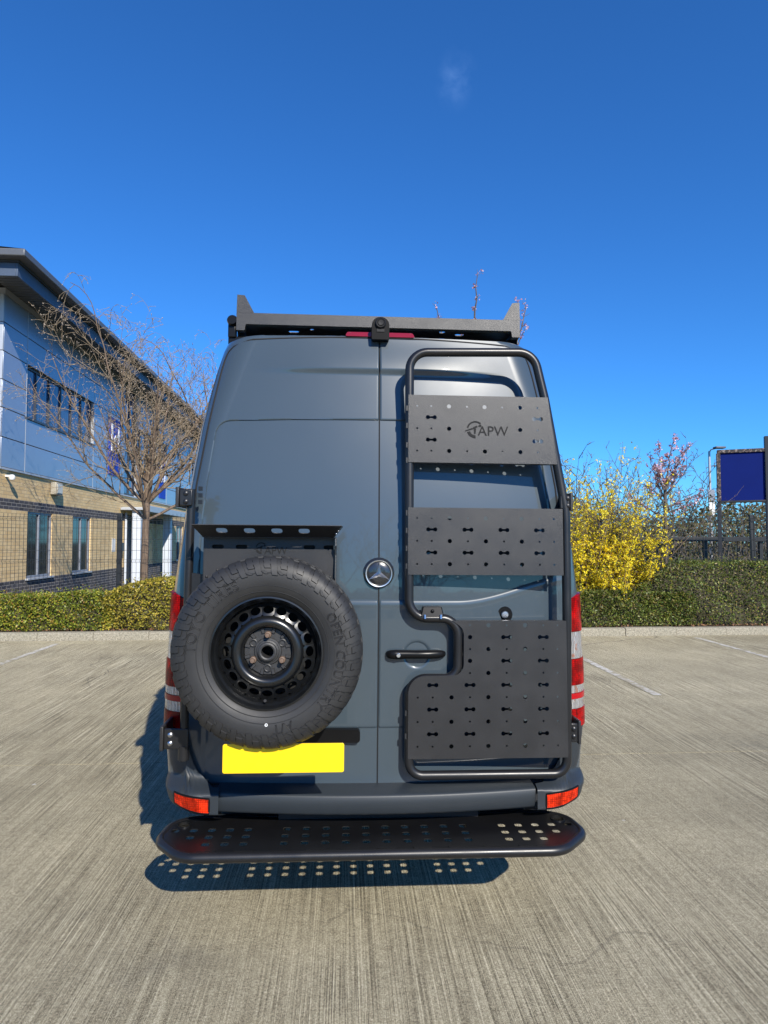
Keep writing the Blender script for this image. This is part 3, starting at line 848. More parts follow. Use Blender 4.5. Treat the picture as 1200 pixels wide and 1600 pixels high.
def hedge(name, label, x0, x1, y0, y1, ztop, mat, n, leaf, seed, core_m=TWIGCORE, zb=0.13, topv=0.05, group=None, zfun=None, lumps=0.10):
    rng = np.random.default_rng(seed)
    h = thing(name, label, 'hedge', ((x0 + x1) / 2, (y0 + y1) / 2, zb), group=group)
    ph = rng.uniform(0, 6.28, 8)
    def bumpf(x):
        b = sum(np.sin(x * (1.3 + 1.7 * k) + ph[k]) / (1 + .6 * k) for k in range(6)) / 3
        return b
    def top(x):
        t = (zfun(x) if zfun is not None else np.full_like(x, ztop)) + topv * bumpf(x)
        return t
    def front(x, z): return y0 - lumps * 0.6 * bumpf(x * 1.7 + 4 + z * 2.5) + 0.02 * np.sin(z * 9 + x * 5)
    # inner twig mass
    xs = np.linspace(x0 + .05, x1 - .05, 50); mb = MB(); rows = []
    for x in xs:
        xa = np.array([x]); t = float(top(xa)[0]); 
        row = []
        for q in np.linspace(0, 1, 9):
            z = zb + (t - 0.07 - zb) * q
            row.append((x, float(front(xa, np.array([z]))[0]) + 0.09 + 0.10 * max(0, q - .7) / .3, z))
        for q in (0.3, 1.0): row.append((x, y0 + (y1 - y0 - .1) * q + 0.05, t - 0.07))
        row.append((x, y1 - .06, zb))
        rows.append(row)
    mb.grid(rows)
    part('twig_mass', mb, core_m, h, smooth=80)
    # leaves: front face, top, ends
    nf = int(n * 0.62)
    X = rng.uniform(x0, x1, nf); q = rng.beta(1.1, 0.9, nf); T = top(X); Z = zb + 0.02 + (T - zb) * q
    Yy = front(X, Z) + np.maximum(0, q - .75) * 0.25 + rng.exponential(0.05, nf) - 0.03
    A = np.stack([X, Yy, Z], 1)
    nt = n - nf
    X = rng.uniform(x0, x1, nt); Yt = rng.uniform(y0 + .02, y1, nt); Z = top(X) - rng.exponential(0.05, nt) + 0.03 + (rng.random(nt) < .08) * rng.uniform(0, .10, nt)
    Bq = np.stack([X, Yt, Z], 1)
    qpart('leaves', leaf_cloud(np.concatenate([A, Bq]), leaf, rng), mat, h)
    # a few bare shoots
    rs = random.Random(seed); lst = []
    for _ in range(int((x1 - x0) * 26)):
        x = rs.uniform(x0, x1); z = float(top(np.array([x]))[0])
        y = rs.uniform(y0, y1); d = Vector((rs.gauss(0, .4), rs.gauss(-.2, .4), 1)).normalized(); l = rs.uniform(.08, .28)
        lst.append(([Vector((x, y, z - .1)), Vector((x, y, z - .1)) + d * l], [.0035, .0015]))
        zz = rs.uniform(zb, z); yy = float(front(np.array([x]), np.array([zz]))[0]) + .03
        d = Vector((rs.gauss(0, 1), rs.gauss(-.3, .3), rs.gauss(.3, .6))).normalized()
        p = Vector((x, yy, zz)); lst.append(([p, p + d * l * .8], [.003, .0015]))
    part('twigs', tubes(lst, 4), TWIG1, h, recalc=False)
    return h
hedge('clipped_hedge', 'low clipped green and olive hedge behind the kerb in front of the office', -9.5, -3.95, 11.52, 12.25, 0.72, HEDGE_L, 26000, 0.042, 11, topv=0.06, lumps=.14)
hedge('olive_hedge', 'taller yellowish olive hedge clump around the foot of the bare tree', -4.15, -1.4, 11.5, 12.35, 0.95, HEDGE_Y, 13000, 0.042, 12, zfun=lambda x: 0.74 + 0.26 * np.clip((x + 4.1) / .7, 0, 1), topv=0.05)
hedge('dark_hedge', 'low dark green hedge at the foot of the yellow flowering shrub', 3.2, 6.3, 11.5, 12.1, 0.72, HEDGE_D, 15000, 0.040, 13, zfun=lambda x: 0.80 - 0.10 * (x - 3.2) / 3, topv=0.04)
hedge('broad_hedge', 'broad rounded twiggy green hedge in front of the right hand fence posts', 5.3, 13.5, 11.6, 12.9, 1.2, HEDGE_D, 30000, 0.042, 14, zfun=lambda x: 0.75 + 0.5 * np.clip((x - 5.3) / 1.0, 0, 1) ** .7, topv=0.06, lumps=0.16)

def bare_tree(name, label, base, seed, P, height, trunk_r, trunk_h, limbs, cat='tree', bark=BARK1, twig=TWIG1, bud=BUD, budsize=.012, group=None, limbang=(28, 62), spread=1.0, zstart=.62):
    rs = random.Random(seed)
    t = thing(name, label, cat, base, group=group)
    out = [[] for _ in range(P['levels'])]; tips = []
    b = Vector(base)
    tp = [b + Vector((math.sin(z * 1.3 + seed) * .02, math.cos(z * 1.1) * .02, z)) for z in np.linspace(-.05, trunk_h, 10)]
    tr = [trunk_r * (1.25 if i == 0 else 1 - .25 * i / 9) for i in range(10)]
    part('trunk', MB().tube(tp, tr, 12), bark, t)
    for i in range(limbs):
        f = i / max(1, limbs - 1)
        z = trunk_h * (zstart + (1 - zstart) * f)
        az = i * 2.4 + rs.uniform(-.4, .4)
        ang = R(limbang[1] + (limbang[0] - limbang[1]) * f + rs.uniform(-6, 6))
        d = Vector((math.cos(az) * math.sin(ang), math.sin(az) * math.sin(ang), math.cos(ang)))
        L = (height - z) / max(.55, math.cos(ang) + P['up'][0] * 2.2) * rs.uniform(.82, 1.0) * spread
        k = min(8, int(z / trunk_h * 9)); 
        grow(rs, tp[k].lerp(tp[k + 1], .5), d, L, trunk_r * rs.uniform(.34, .5), 0, P, out, tips)
    part('limbs', tubes(out[0], 7), bark, t, recalc=False, smooth=60)
    rest = [x for l in out[1:] for x in l]
    part('twigs', tubes(rest, 4), twig, t, recalc=False, smooth=80)
    if bud is not None: part('buds', blobs(tips, budsize, rs), bud, t, recalc=False)
    return t, tips
PT = dict(levels=4, seg=[.15, .10, .07, .05], wob=[.07, .11, .15, .17], up=[.050, .060, .06, .05], taper=[.84, .84, .8, .6], dens=[4.9, 6.0, 7.6, 0], start=[.12, .12, .12, 0],
          ang=[46, 48, 44, 40], rr=[.50, .58, .62, 0], lr=[.40, .42, .44, 0], minr=.0044, sidebud=.12, xmax=-2.70, zmax=5.3)
bare_tree('bare_tree', 'leafless budding tree with many rising limbs between the office and the van', (-3.80, 12.7, .13), 23, PT, 5.5, .080, 2.70, 20, limbang=(6, 64), spread=.82, zstart=.74)

def forsythia():
    rs = random.Random(5); rng = np.random.default_rng(5)
    base = Vector((4.90, 12.3, .13))
    t = thing('forsythia_shrub', 'tall arching shrub covered in bright yellow blossom beside the van', 'shrub', base)
    st, C, side = [], [], []
    for i in range(250):
        az = rs.uniform(0, 6.28); ln = rs.uniform(.8, 3.0) if i % 7 else rs.uniform(2.9, 3.4); out = rs.uniform(.1, 1.0) ** 1.1
        p = base + Vector((rs.gauss(0, .34), rs.gauss(0, .2), 0)); d = Vector((math.cos(az) * out * (.95 if math.cos(az) < 0 else .36), math.sin(az) * out * .42, 1)).normalized()
        pts = [p]; n = 14
        for k in range(n):
            d = (d + Vector((math.cos(az) * .03 * out, math.sin(az) * .02, -.035 * out)) + Vector((rs.gauss(0, .05), rs.gauss(0, .05), rs.gauss(0, .03)))).normalized()
            pts.append(pts[-1] + d * ln / n)
        st.append((pts, [.008 * (1 - .75 * k / n) for k in range(n + 1)]))
        for k in range(3, n):
            for q in range(rs.randint(1, 2)):
                a = pts[k].lerp(pts[k + 1], rs.random()); dd = Vector((rs.gauss(0, 1), rs.gauss(0, .7), rs.gauss(.35, .7))).normalized(); l = rs.uniform(.08, .32)
                e = a + dd * l; side.append(([a, a.lerp(e, .5) + Vector((0, 0, .01)), e], [.0035, .0028, .0015]))
                for m in range(rs.randint(2, 7)): C.append(a.lerp(e, rs.random()) + Vector((rs.gauss(0, .014), rs.gauss(0, .014), rs.gauss(0, .014))))
            for m in range(rs.randint(0, 4)): C.append(pts[k].lerp(pts[k + 1], rs.random()) + Vector((rs.gauss(0, .016), rs.gauss(0, .016), rs.gauss(0, .016))))
    part('stems', tubes(st, 5), BARK1, t, recalc=False); part('twigs', tubes(side, 3), BARK1, t, recalc=False)
    C = np.array([tuple(c) for c in C])
    C = np.repeat(C, 3, 0) + rng.normal(0, .013, (len(C) * 3, 3))
    C = C[(C[:, 2] < 1.7) | (rng.random(len(C)) < .50)]
    C = C[C[:, 0] < 6.25 - .30 * np.maximum(0, C[:, 2] - .9) + rng.normal(0, .12, len(C))]
    qpart('blossom', leaf_cloud(C, .042, rng, .5, .2, .5), FORS, t)
    keep = C[rng.random(len(C)) < np.where(C[:, 2] < 1.2, .22, .07)] + rng.normal(0, .05, (1, 3))
    qpart('leaves', leaf_cloud(keep, .04, rng), HEDGE_L, t)
forsythia()

def placed_cherry(name, label, base, trunk, limbs, seed, r, blo):
    """limbs: (start fraction of the trunk, end point, blossom density)"""
    rs = random.Random(seed); rng = np.random.default_rng(seed)
    t = thing(name, label, 'tree', base)
    tp = [Vector(p) for p in trunk]; n = len(tp)
    part('trunk', MB().tube(tp, [r * (1.15 - .5 * i / (n - 1)) for i in range(n)], 10), BARK2, t)
    lm, tw, C = [], [], []
    for f, e, dens in limbs:
        k = min(n - 2, int(f * (n - 1))); a = tp[k].lerp(tp[k + 1], f * (n - 1) - k); e = Vector(e)
        side = Vector((rs.gauss(0, 1), rs.gauss(0, 1), 0)) * .03 * (e - a).length
        pts = []
        for i in range(13):
            q = i / 12; p = a.lerp(e, q) + side * math.sin(q * math.pi) + Vector((rs.gauss(0, .012), rs.gauss(0, .012), 0)); p.z += .10 * (e - a).length * (q * q - q)
            pts.append(p)
        lm.append((pts, [r * .5 * (1 - .82 * i / 12) for i in range(13)]))
        for i in range(3, 13):
            for _ in range(2):
                p = pts[i]; d = ((pts[i] - pts[i - 1]).normalized() + Vector((rs.gauss(0, .6), rs.gauss(0, .6), rs.gauss(.1, .4)))).normalized(); l = rs.uniform(.06, .30) * (1.2 - .05 * i)
                q2 = [p, p + d * l * .5, p + d * l + Vector((0, 0, .03 * l))]
                tw.append((q2, [.0055, .0045, .003]))
                for m in (1, 2):
                    if rs.random() < dens * .62:
                        c = q2[m]
                        for _k in range(rs.randint(5, 14)): C.append(tuple(c + Vector((rs.gauss(0, blo), rs.gauss(0, blo), rs.gauss(0, blo)))))
    part('limbs', tubes(lm, 6), BARK2, t, recalc=False, smooth=60)
    part('twigs', tubes(tw, 4), BARK2, t, recalc=False)
    qpart('blossom', leaf_cloud(np.array(C), .042, rng, .8, .2, .4), PINK, t)
    return t
placed_cherry('young_cherry_tree', 'slender young cherry tree with sparse pink blossom behind the right fence', (6.25, 12.45, .13),
    [(6.25, 12.45, .05), (6.235, 12.45, .9), (6.26, 12.45, 1.7), (6.245, 12.45, 2.35), (6.27, 12.45, 2.9)],
    [(.86, (6.12, 12.4, 3.50), .8), (.9, (6.82, 12.5, 3.58), .6), (.95, (6.42, 12.4, 3.66), .55), (.80, (6.02, 12.6, 3.28), .9), (.84, (6.55, 12.3, 3.20), .5), (.74, (6.98, 12.5, 2.62), .55), (.7, (6.75, 12.2, 2.42), .5), (.78, (5.85, 12.4, 2.75), .5), (.88, (5.98, 12.2, 3.05), .8), (.9, (6.66, 12.6, 3.38), .55), (.66, (5.55, 12.5, 2.55), .35)], 31, .042, .022)
placed_cherry('tall_cherry_tree', 'cherry tree behind the van with only its top pink sprigs above the roof rack', (2.72, 13.0, .13),
    [(2.72, 13, .05), (2.70, 13, 1.2), (2.74, 13, 2.4), (2.72, 13, 3.6), (2.75, 13, 4.6)],
    [(.8, (1.845, 13, 6.42), .5), (.95, (2.68, 13, 7.08), .4), (.85, (3.72, 13.1, 6.50), .5), (.8, (3.60, 12.9, 5.95), .6), (.75, (3.46, 13.2, 5.55), .6), (.92, (3.45, 13.2, 6.56), .3), (.6, (1.5, 13, 4.9), .5), (.6, (3.1, 12.8, 4.9), .5), (.9, (2.4, 13.2, 5.9), .4)], 36, .085, .026)

# leaf litter by the kerb
def litter():
    rng = np.random.default_rng(8); n = 1600
    X = rng.uniform(-9, 13, n); Yq = 11.46 + rng.exponential(.10, n); Z = np.full(n, .142) + rng.uniform(0, .02, n)
    me = quads_mesh('leaf_litter', leaf_cloud(np.stack([X, Yq, Z], 1), .045, rng, .7, 3), LITTER)
    o = bpy.data.objects.new('leaf_litter', me); col.objects.link(o)
    tag(o, 'dry brown leaves scattered along the top of the kerb', None, kind='stuff')
litter()

# far growth beyond the fence on the right, and the row behind the photographer that the paint mirrors
def far():
    rng = np.random.default_rng(17)
    def mass(name, label, x0, x1, y, zt, n, leaf, seed, dep=2.0, mat=FAR_G):
        rg = np.random.default_rng(seed)
        h = thing(name, label, 'shrubbery', ((x0 + x1) / 2, y, 0))
        X = rg.uniform(x0, x1, n); ph = rg.uniform(0, 6, 5)
        T = zt * (1 + .22 * sum(np.sin(X * (0.5 + .9 * k) + ph[k]) / (k + 1) for k in range(5)))
        Z = T * rg.beta(1.6, 1.0, n); Yq = y + rg.uniform(-dep / 2, dep / 2, n)
        qpart('leaves', leaf_cloud(np.stack([X, Yq, Z], 1), leaf, rg), mat, h)
        rs = random.Random(seed); lst = []
        for i in range(int((x1 - x0) * 22)):
            x = rs.uniform(x0, x1); p = Vector((x, y + rs.uniform(-dep / 2, dep / 2), 0)); hgt = zt * rs.uniform(.7, 1.25); pts = [p]
            for k in range(5): pts.append(pts[-1] + Vector((rs.gauss(0, .12), rs.gauss(0, .1), hgt / 5)))
            lst.append((pts, [.02 * (1 - k / 6) for k in range(6)]))
        part('stems', tubes(lst, 4), BARK2, h, recalc=False)
    mass('wild_shrubbery', 'dull green wild shrubbery in the distance beyond the right fence', 5, 30, 24, 2.6, 15000, .13, 41, 4)
    mass('field_hedge', 'long low hedge line far beyond the sign board', 4, 60, 42, 3.6, 18000, .3, 42, 4)
    PF = dict(levels=4, seg=[.5, .35, .25, .2], wob=[.08, .12, .15, .16], up=[.05, .05, .04, .03], taper=[.85, .85, .8, .6], dens=[1.5, 2.0, 2.6, 0], start=[.15, .15, .15, 0], ang=[40, 42, 42, 40], rr=[.5, .6, .65, 0], lr=[.45, .45, .45, 0], minr=.018)
    labs = ['distant leafless tree just right of the young cherry tree', 'distant leafless tree behind the yellow shrub close to the van', 'distant leafless tree above the yellow shrub top', 'distant leafless tree between the lamp post and the sign board']
    for i, (x, y, h) in enumerate(((15.4, 30, 5.0), (11.2, 31, 5.4), (13.6, 32, 5.9), (18.0, 29, 4.4))):
        bare_tree('far_tree', labs[i], (x, y, 0), 50 + i, PF, h, .10, 2.0, 9, bark=BARK2, twig=BARK2, bud=None, group='leafless trees beyond the fence', limbang=(10, 58), zstart=.35)
    for i, (x, y, h, lab) in enumerate(((-2.2, -17, 5.4, 'leafless tree behind the photographer mirrored beside the badge'), (1.9, -19, 5.9, 'leafless tree behind the photographer mirrored between the ladder plates'), (4.2, -18, 5.4, 'leafless tree behind the photographer mirrored right of the ladder'))):
        bare_tree('bare_tree', lab, (x, y, 0), 70 + i, PF, h, .10, 2.2, 10, bark=BARK2, twig=BARK2, bud=None, group='leafless trees mirrored in the van paint', limbang=(10, 58), zstart=.35)
    mass('boundary_hedge', 'hedge along the car park edge behind the photographer', -14, 16, -22, 1.5, 9000, .2, 44, 2)
    # lamp post
    l = thing('lamp_post', 'slim grey lamp column with a flat lantern beyond the right fence', 'street lamp', (17.26, 30, 0))
    part('column', MB().tube([(17.26, 30, 0), (17.26, 30, 1.3), (17.26, 30, 5.95)], [.085, .085, .05], 12), GALV, l)
    part('bracket_arm', MB().tube([(17.26, 30, 5.9), (17.3, 29.9, 6.02), (17.5, 29.7, 6.06)], .03, 8), GALV, l)
    part('lantern', MB().box(17.28, 17.78, 29.45, 29.75, 6.02, 6.11), FASCIA, l, bevel=.03)
    part('notice_plate', MB().box(17.12, 17.40, 29.86, 29.90, 2.9, 3.5), WHITE, l)
    part('control_box', MB().box(17.10, 17.42, 29.87, 29.93, 3.52, 4.1), WFRAME, l, bevel=.02)
    # knee rail
    k = thing('knee_rail', 'low dark horizontal rail beyond the right fence', 'rail', (12, 22, 0))
    part('rail', MB().box(8, 17, 21.95, 22.05, 1.66, 1.82), FENCE, k, bevel=.01)
    for x in (8.5, 10.5, 12.5, 14.5, 16.5): part('post', MB().box(x - .06, x + .06, 22.06, 22.18, 0, 1.8), FENCE, k)
    # blue sign board on steel posts
    SF = Matrix.Translation((11.93, 17.92, 0)) @ Matrix.Rotation(R(-24), 4, 'Z')
    s = thing('sign_board', 'large plain dark blue board on black steel posts with a flaking frame', 'sign', (0, 0, 0), SF)
    W = 1.13
    part('board', MB().box(-W, 0, -.02, .02, 2.84, 4.22), SIGNB, s)
    part('frame', MB().box(-W - .08, 0, -.07, .07, 4.22, 4.32).box(-W - .10, -W, -.07, .07, 2.80, 4.22), FLAKE, s, bevel=.008)
    part('frame_rail', MB().box(-W - .08, 0, -.07, .07, 2.78, 2.84), SIGNP, s, bevel=.008)
    part('post', MB().box(-W - .10, -W, -.06, .06, -.1, 2.78), SIGNP, s, bevel=.008)
    part('post', MB().box(.005, .155, -.08, .08, -.1, 4.66), SIGNP, s, bevel=.01)
    s2 = thing('sign_board', 'bright blue board cut by the right edge of the picture', 'sign', (13.2, 17.9, 0))
    part('board', MB().box(12.10, 14.4, 17.88, 17.92, 2.5, 4.55), SIGNR, s2)
    part('post', MB().box(14.41, 14.55, 17.84, 17.96, -.1, 4.6), SIGNP, s2, bevel=.01)
far()

# ------------------------------------------------------------------ the van
FWD = Vector((math.sin(R(3.36)) * math.cos(R(2.577)), math.cos(R(3.36)) * math.cos(R(2.577)), math.sin(R(2.577))))
VAN = Matrix.Translation(CAM) @ Matrix.Rotation(R(0.45), 4, FWD) @ Matrix.Translation(-CAM)   # the van leans a little to its right
XC = 0.165
SEAM = 0.155
_hz = [0.40, 0.80, 1.05, 1.40, 1.65, 1.90, 2.07, 2.25, 2.42, 2.58, 2.64, 2.662, 2.680, 2.692, 2.70]
_hw = [0.965, 0.998, 0.994, 0.976, 0.950, 0.918, 0.894, 0.866, 0.832, 0.800, 0.775, 0.735, 0.66, 0.52, 0.36]
def hw(z): return float(np.interp(z, _hz, _hw))
def yr(z):
    t = max(0.0, z - 1.3); y = 3.0 + 0.03 * t + 0.055 * t * t
    if z > 2.655: y += 24 * (z - 2.655) ** 1.5
    return y
def rc(z): return 0.13 if z < 2.2 else 0.13 + 0.05 * min(1, (z - 2.2) / .4)
def ysurf(x, z, off=0.0):
    """depth of the rear skin at (x, z)"""
    dx = abs(x - XC); w, r = hw(z), rc(z); e = w - r
    if dx <= e: return yr(z) + 0.06 * (dx / 0.9) ** 2 - off
    d = min(dx - e, r * .999); return yr(z) + 0.06 * (e / 0.9) ** 2 + r - math.sqrt(r * r - d * d) - off
def plan(z, off=0.0, n_rear=24, n_arc=10, yf=8.6, x_in=None):
    """plan outline of the body at height z, from the left side round the rear to the right side"""
    w, r = hw(z), rc(z); e = w - r; yb = yr(z) + 0.06 * (e / 0.9) ** 2 + r
    half = [(w + off, yb + t) for t in ((yf - yb), (yf - yb) * .6, (yf - yb) * .3, .5, .2)] 
    for k in range(n_arc + 1):
        a = math.pi / 2 * k / n_arc
        half.append((e + (r + off) * math.cos(a), yb - (r + off) * math.sin(a)))
    left = [(XC - x, y) for x, y in half]
    rear = [(XC + t * e, yr(z) + 0.06 * (t * e / 0.9) ** 2 - off) for t in np.linspace(-1, 1, n_rear + 1)[1:-1]]
    right = [(XC + x, y) for x, y in reversed(half)]
    return left + rear + right

def van():
    v = thing('van', 'dark blue grey high roof panel van seen square from behind on the concrete', 'van', (XC, 3.0, 0), VAN)
    # --- body shell
    rows = []
    zs = [0.46, 0.6, 0.8, 1.0, 1.2, 1.4, 1.6, 1.8, 2.0, 2.2, 2.35, 2.5, 2.6, 2.64, 2.655, 2.663, 2.671, 2.679, 2.686, 2.692, 2.696, 2.70]
    for z in zs:
        yf = 9.0 if z < 1.15 else 9.0 - min(1.9, (z - 1.15) * 1.15)
        rows.append([(x, y, z) for x, y in plan(z, 0, yf=yf)])
    mb = MB().grid(rows)
    m = len(rows[0]); mb.f.append(tuple((len(rows) - 1) * m + k for k in range(m)))
    for i in range(len(rows) - 1): mb.f.append((i * m, (i + 1) * m, (i + 1) * m + m - 1, i * m + m - 1))
    mb.f.append(tuple(range(m)))
    part('body', mb, PAINT, v, smooth=45)
    part('underbody', MB().box(XC - .80, XC + .80, 3.1, 8.8, .34, .47).box(XC - .45, XC + .45, 3.0, 3.5, .40, .5), SEAL, v)
    # --- doors
    xo_z = [0.56, 0.575, 0.61, 0.66, 0.77, 1.35, 1.92, 2.05, 2.21, 2.34, 2.48, 2.54, 2.575, 2.60, 2.618, 2.628]
    xo_d = [0.735, 0.775, 0.822, 0.862, 0.881, 0.887, 0.852, 0.831, 0.807, 0.786, 0.762, 0.748, 0.735, 0.712, 0.68, 0.63]
    gz = [1.40, 1.70, 1.94, 2.124]; gd = [0.826, 0.822, 0.802, 0.777]
    def feat(dx, z, sgn):
        """inward depth of pressings on a door skin"""
        h = 0.0
        xo = float(np.interp(z, gz, gd)) - 0.05 * max(0, z - 2.124)
        zt = 2.236 - 0.010 * (dx / .75) ** 2
        zb = 1.382 + 0.125 * sstep(dx, 0.36, 0.98)
        # rounded upper corner
        cx, cz = xo - 0.07, zt - 0.07
        d = min(xo - dx, zt - z)
        if dx > cx and z > cz: d = 0.07 - math.hypot(dx - cx, z - cz)
        h += 0.021 * sstep(d, 0.0, 0.011) * sstep(z - zb, 0.0, 0.034)
        # raised lip under the recess
        h -= 0.0016 * math.exp(-((z - zb + 0.012) / 0.010) ** 2) 
        # roof crease, fading towards the corner
        k = sstep(0.66 - dx, 0.0, 0.45)
        h -= 0.014 * k * sstep(z, 2.455, 2.49) * sstep(2.66 - z, 0.0, 0.18) 
        # lower pressing
        h += 0.007 * sstep(0.824 - z, 0.0, 0.012) * sstep(0.80 - dx, 0, .03)
        if sgn > 0:
            q = math.hypot((dx + SEAM) - 0.331, z - 1.146) / 0.068
            if q < 1.12: h += 0.030 * (1 - sstep(q, 0.25, 1.0)) 
        return h
    def door(sgn):
        zt_in = 2.645
        zz = np.concatenate([np.linspace(0.567, 2.50, 400), np.linspace(2.505, 2.645, 56)])
        nx = 176; rows = []
        for z in zz:
            # top edge drops from the centre towards the corner
            do = float(np.interp(z, xo_z, xo_d))
            if z > 2.628: do = 0.63 * max(0.0, (2.645 - z) / (2.645 - 2.628)) ** 0.5
            if z < 0.575: do = 0.755 
            di = 0.0028
            do = max(do, di + .003)
            row = []
            for k in range(nx + 1):
                dx = di + (do - di) * k / nx
                x = SEAM + sgn * dx
                ed = min(do - dx, dx - di)
                rnd = 0.005 * (1 - sstep(ed, 0, 0.004))
                row.append((x, ysurf(x, float(z)) - 0.006 + feat(dx, float(z), sgn) + rnd, float(z)))
            rows.append(row)
        # edge return
        mb = MB().grid(rows)
        d = part('rear_door', mb, PAINT, v, smooth=60, recalc=False)
        nrm = d.data.polygons[2000].normal
        if nrm.y > 0: d.data.flip_normals()
        # rubber seal in the shut line
        pth = []
        for z in np.linspace(0.56, 2.628, 90):
            do = float(np.interp(z, xo_z, xo_d)) + 0.003
            if z < 0.58: do = min(do, .76)
            x = SEAM + sgn * do; pth.append((x, ysurf(x, z) - .003, z))
        for t in np.linspace(.97, 0, 30):
            do = 0.63 * t; z = 2.645 - (2.645 - 2.628) * t * t + .004
            x = SEAM + sgn * do; pth.append((x, ysurf(x, z) - .003, z))
        part('seal', MB().tube(pth, 0.0048, 6), SEAL, d)
        part('seal', MB().tube([(SEAM + sgn * do, ysurf(SEAM + sgn * do, .565) + .001, .5635) for do in np.linspace(0, .76, 20)], 0.005, 6), SEAL, d)
        return d
    dl = door(-1); dr = door(1)
    part('centre_seal', MB().tube([(SEAM, ysurf(SEAM, z) + .001, z) for z in np.linspace(.57, 2.64, 60)], 0.0036, 6), SEAL, v)
    # door handle on the right door
    hz = 1.150
    pts = []
    prof = [(.190, .020, .010), (.196, .033, .016), (.21, .042, .020), (.235, .044, .022), (.28, .040, .020), (.33, .046, .020), (.38, .046, .020), (.42, .040, .020), (.445, .034, .017), (.458, .026, .012), (.463, .014, .006)]
    rows = []
    for x, dy, hh in prof:
        yb = ysurf(x, hz)
        rows.append([(x, yb - .004 - dy * .55 - math.cos(a) * dy * .45, hz + math.sin(a) * hh) for a in np.linspace(0, 2 * math.pi, 17)[:-1]])
    mb = MB().grid(rows, close_u=True); mb.f += [tuple(range(16)), tuple(range(len(rows) * 16 - 1, len(rows) * 16 - 17, -1))]
    hd = part('handle', mb, BLACKP, dr, smooth=60)
    part('lock', MB().lathe([(.0005, -.006), (.008, -.006), (.010, -.004), (.010, .01), (.0005, .01)], (.243, ysurf(.243, hz) - .050, hz), 18), CHROME, dr)
    # bar over the old plate recess on the left door
    mb = MB(); 
    out = rrect(-.20, .788, .55, .058, .014, 4)
    mb.plate(out, [], lambda a, b, w: (a, ysurf(a, b) - .030 + w, b), .036)
    part('plate_lamp_bar', mb, BLACKP, dl, bevel=.006)
    # chrome badge: three pointed star in a ring
    bx, bz = 0.1545, 1.513; by = ysurf(bx, bz) - .010
    bd = part('badge', MB().lathe([(.0005, -.012), (.03, -.012), (.054, -.008), (.060, -.003), (.064, .004), (.073, .012), (.073, .03), (.0005, .03)], (bx, by, bz), 48), BADGE, v)
    part('badge_ring', MB().lathe([(.0555, -.009), (.057, -.013), (.0600, -.0135), (.062, -.010), (.062, -.003), (.0555, -.003)], (bx, by, bz), 48, closed_prof=True), CHROME, bd)
    st = MB()
    for k in range(3):
        a = math.pi / 2 + k * 2 * math.pi / 3
        tip = (bx + .0555 * math.cos(a), by - .013, bz + .0555 * math.sin(a))
        l = (bx + .0125 * math.cos(a + math.pi / 3), by - .012, bz + .0125 * math.sin(a + math.pi / 3))
        r_ = (bx + .0125 * math.cos(a - math.pi / 3), by - .012, bz + .0125 * math.sin(a - math.pi / 3))
        c = (bx, by - .024, bz); bk = (bx, by - .008, bz)
        st.add([tip, l, r_, c, bk], [(0, 1, 3), (0, 3, 2), (0, 4, 1), (0, 2, 4)])
    part('badge_star', st, CHROME, bd, smooth=10)
    # round mark lamp above the lower ladder plate
    lx, lz = .742, 1.325
    part('lock_cover', MB().lathe([(.0005, -.004), (.018, -.004), (.020, 0), (.034, 0), (.038, .004), (.038, .02), (.0005, .02)], (lx, ysurf(lx, lz) - .008, lz), 28), BLACKP, dr)
    part('lock_cover_centre', MB().lathe([(.0005, -.006), (.015, -.005), (.018, .0), (.0005, .0)], (lx, ysurf(lx, lz) - .014, lz), 20), STEEL, dr)
    # high brake light and reversing camera
    mb = MB(); outl = fil2([(-.012, 2.652), (.328, 2.652), (.318, 2.678), (.0, 2.678)], [.006, .006, .012, .012], 4)
    mb.plate(outl, [], lambda a, b, w: (a, yr(2.652) - .012 + (b - 2.652) * .55 + w, b), .09)
    bl = part('brake_light', mb, BRAKE, v, bevel=.005)
    for x in (.012, .306): part('screw', MB().lathe([(.0005, -.004), (.005, -.003), (.005, .02), (.0005, .02)], (x, yr(2.652) + .003, 2.670), 10), HUB, bl)
    mb = MB()
    prof = fil2([(.116, 2.626), (.200, 2.626), (.200, 2.735), (.116, 2.735)], [.006, .006, .041, .041], 8)
    mb.plate(prof, [], lambda a, b, w: (a, yr(2.62) - .05 + w, b), .14)
    rcam = part('reversing_camera', mb, CAMB, v, bevel=.008)
    part('camera_lens', MB().lathe([(.0005, -.01), (.012, -.012), (.016, -.008), (.022, -.012), (.026, -.006), (.027, .03), (.0005, .03)], (.158, yr(2.62) - .052, 2.703), 24), SEAL, rcam)
    part('led_window', MB().box(.140, .176, yr(2.62) - .0535, yr(2.62) - .05, 2.662, 2.676), SEAL, rcam)
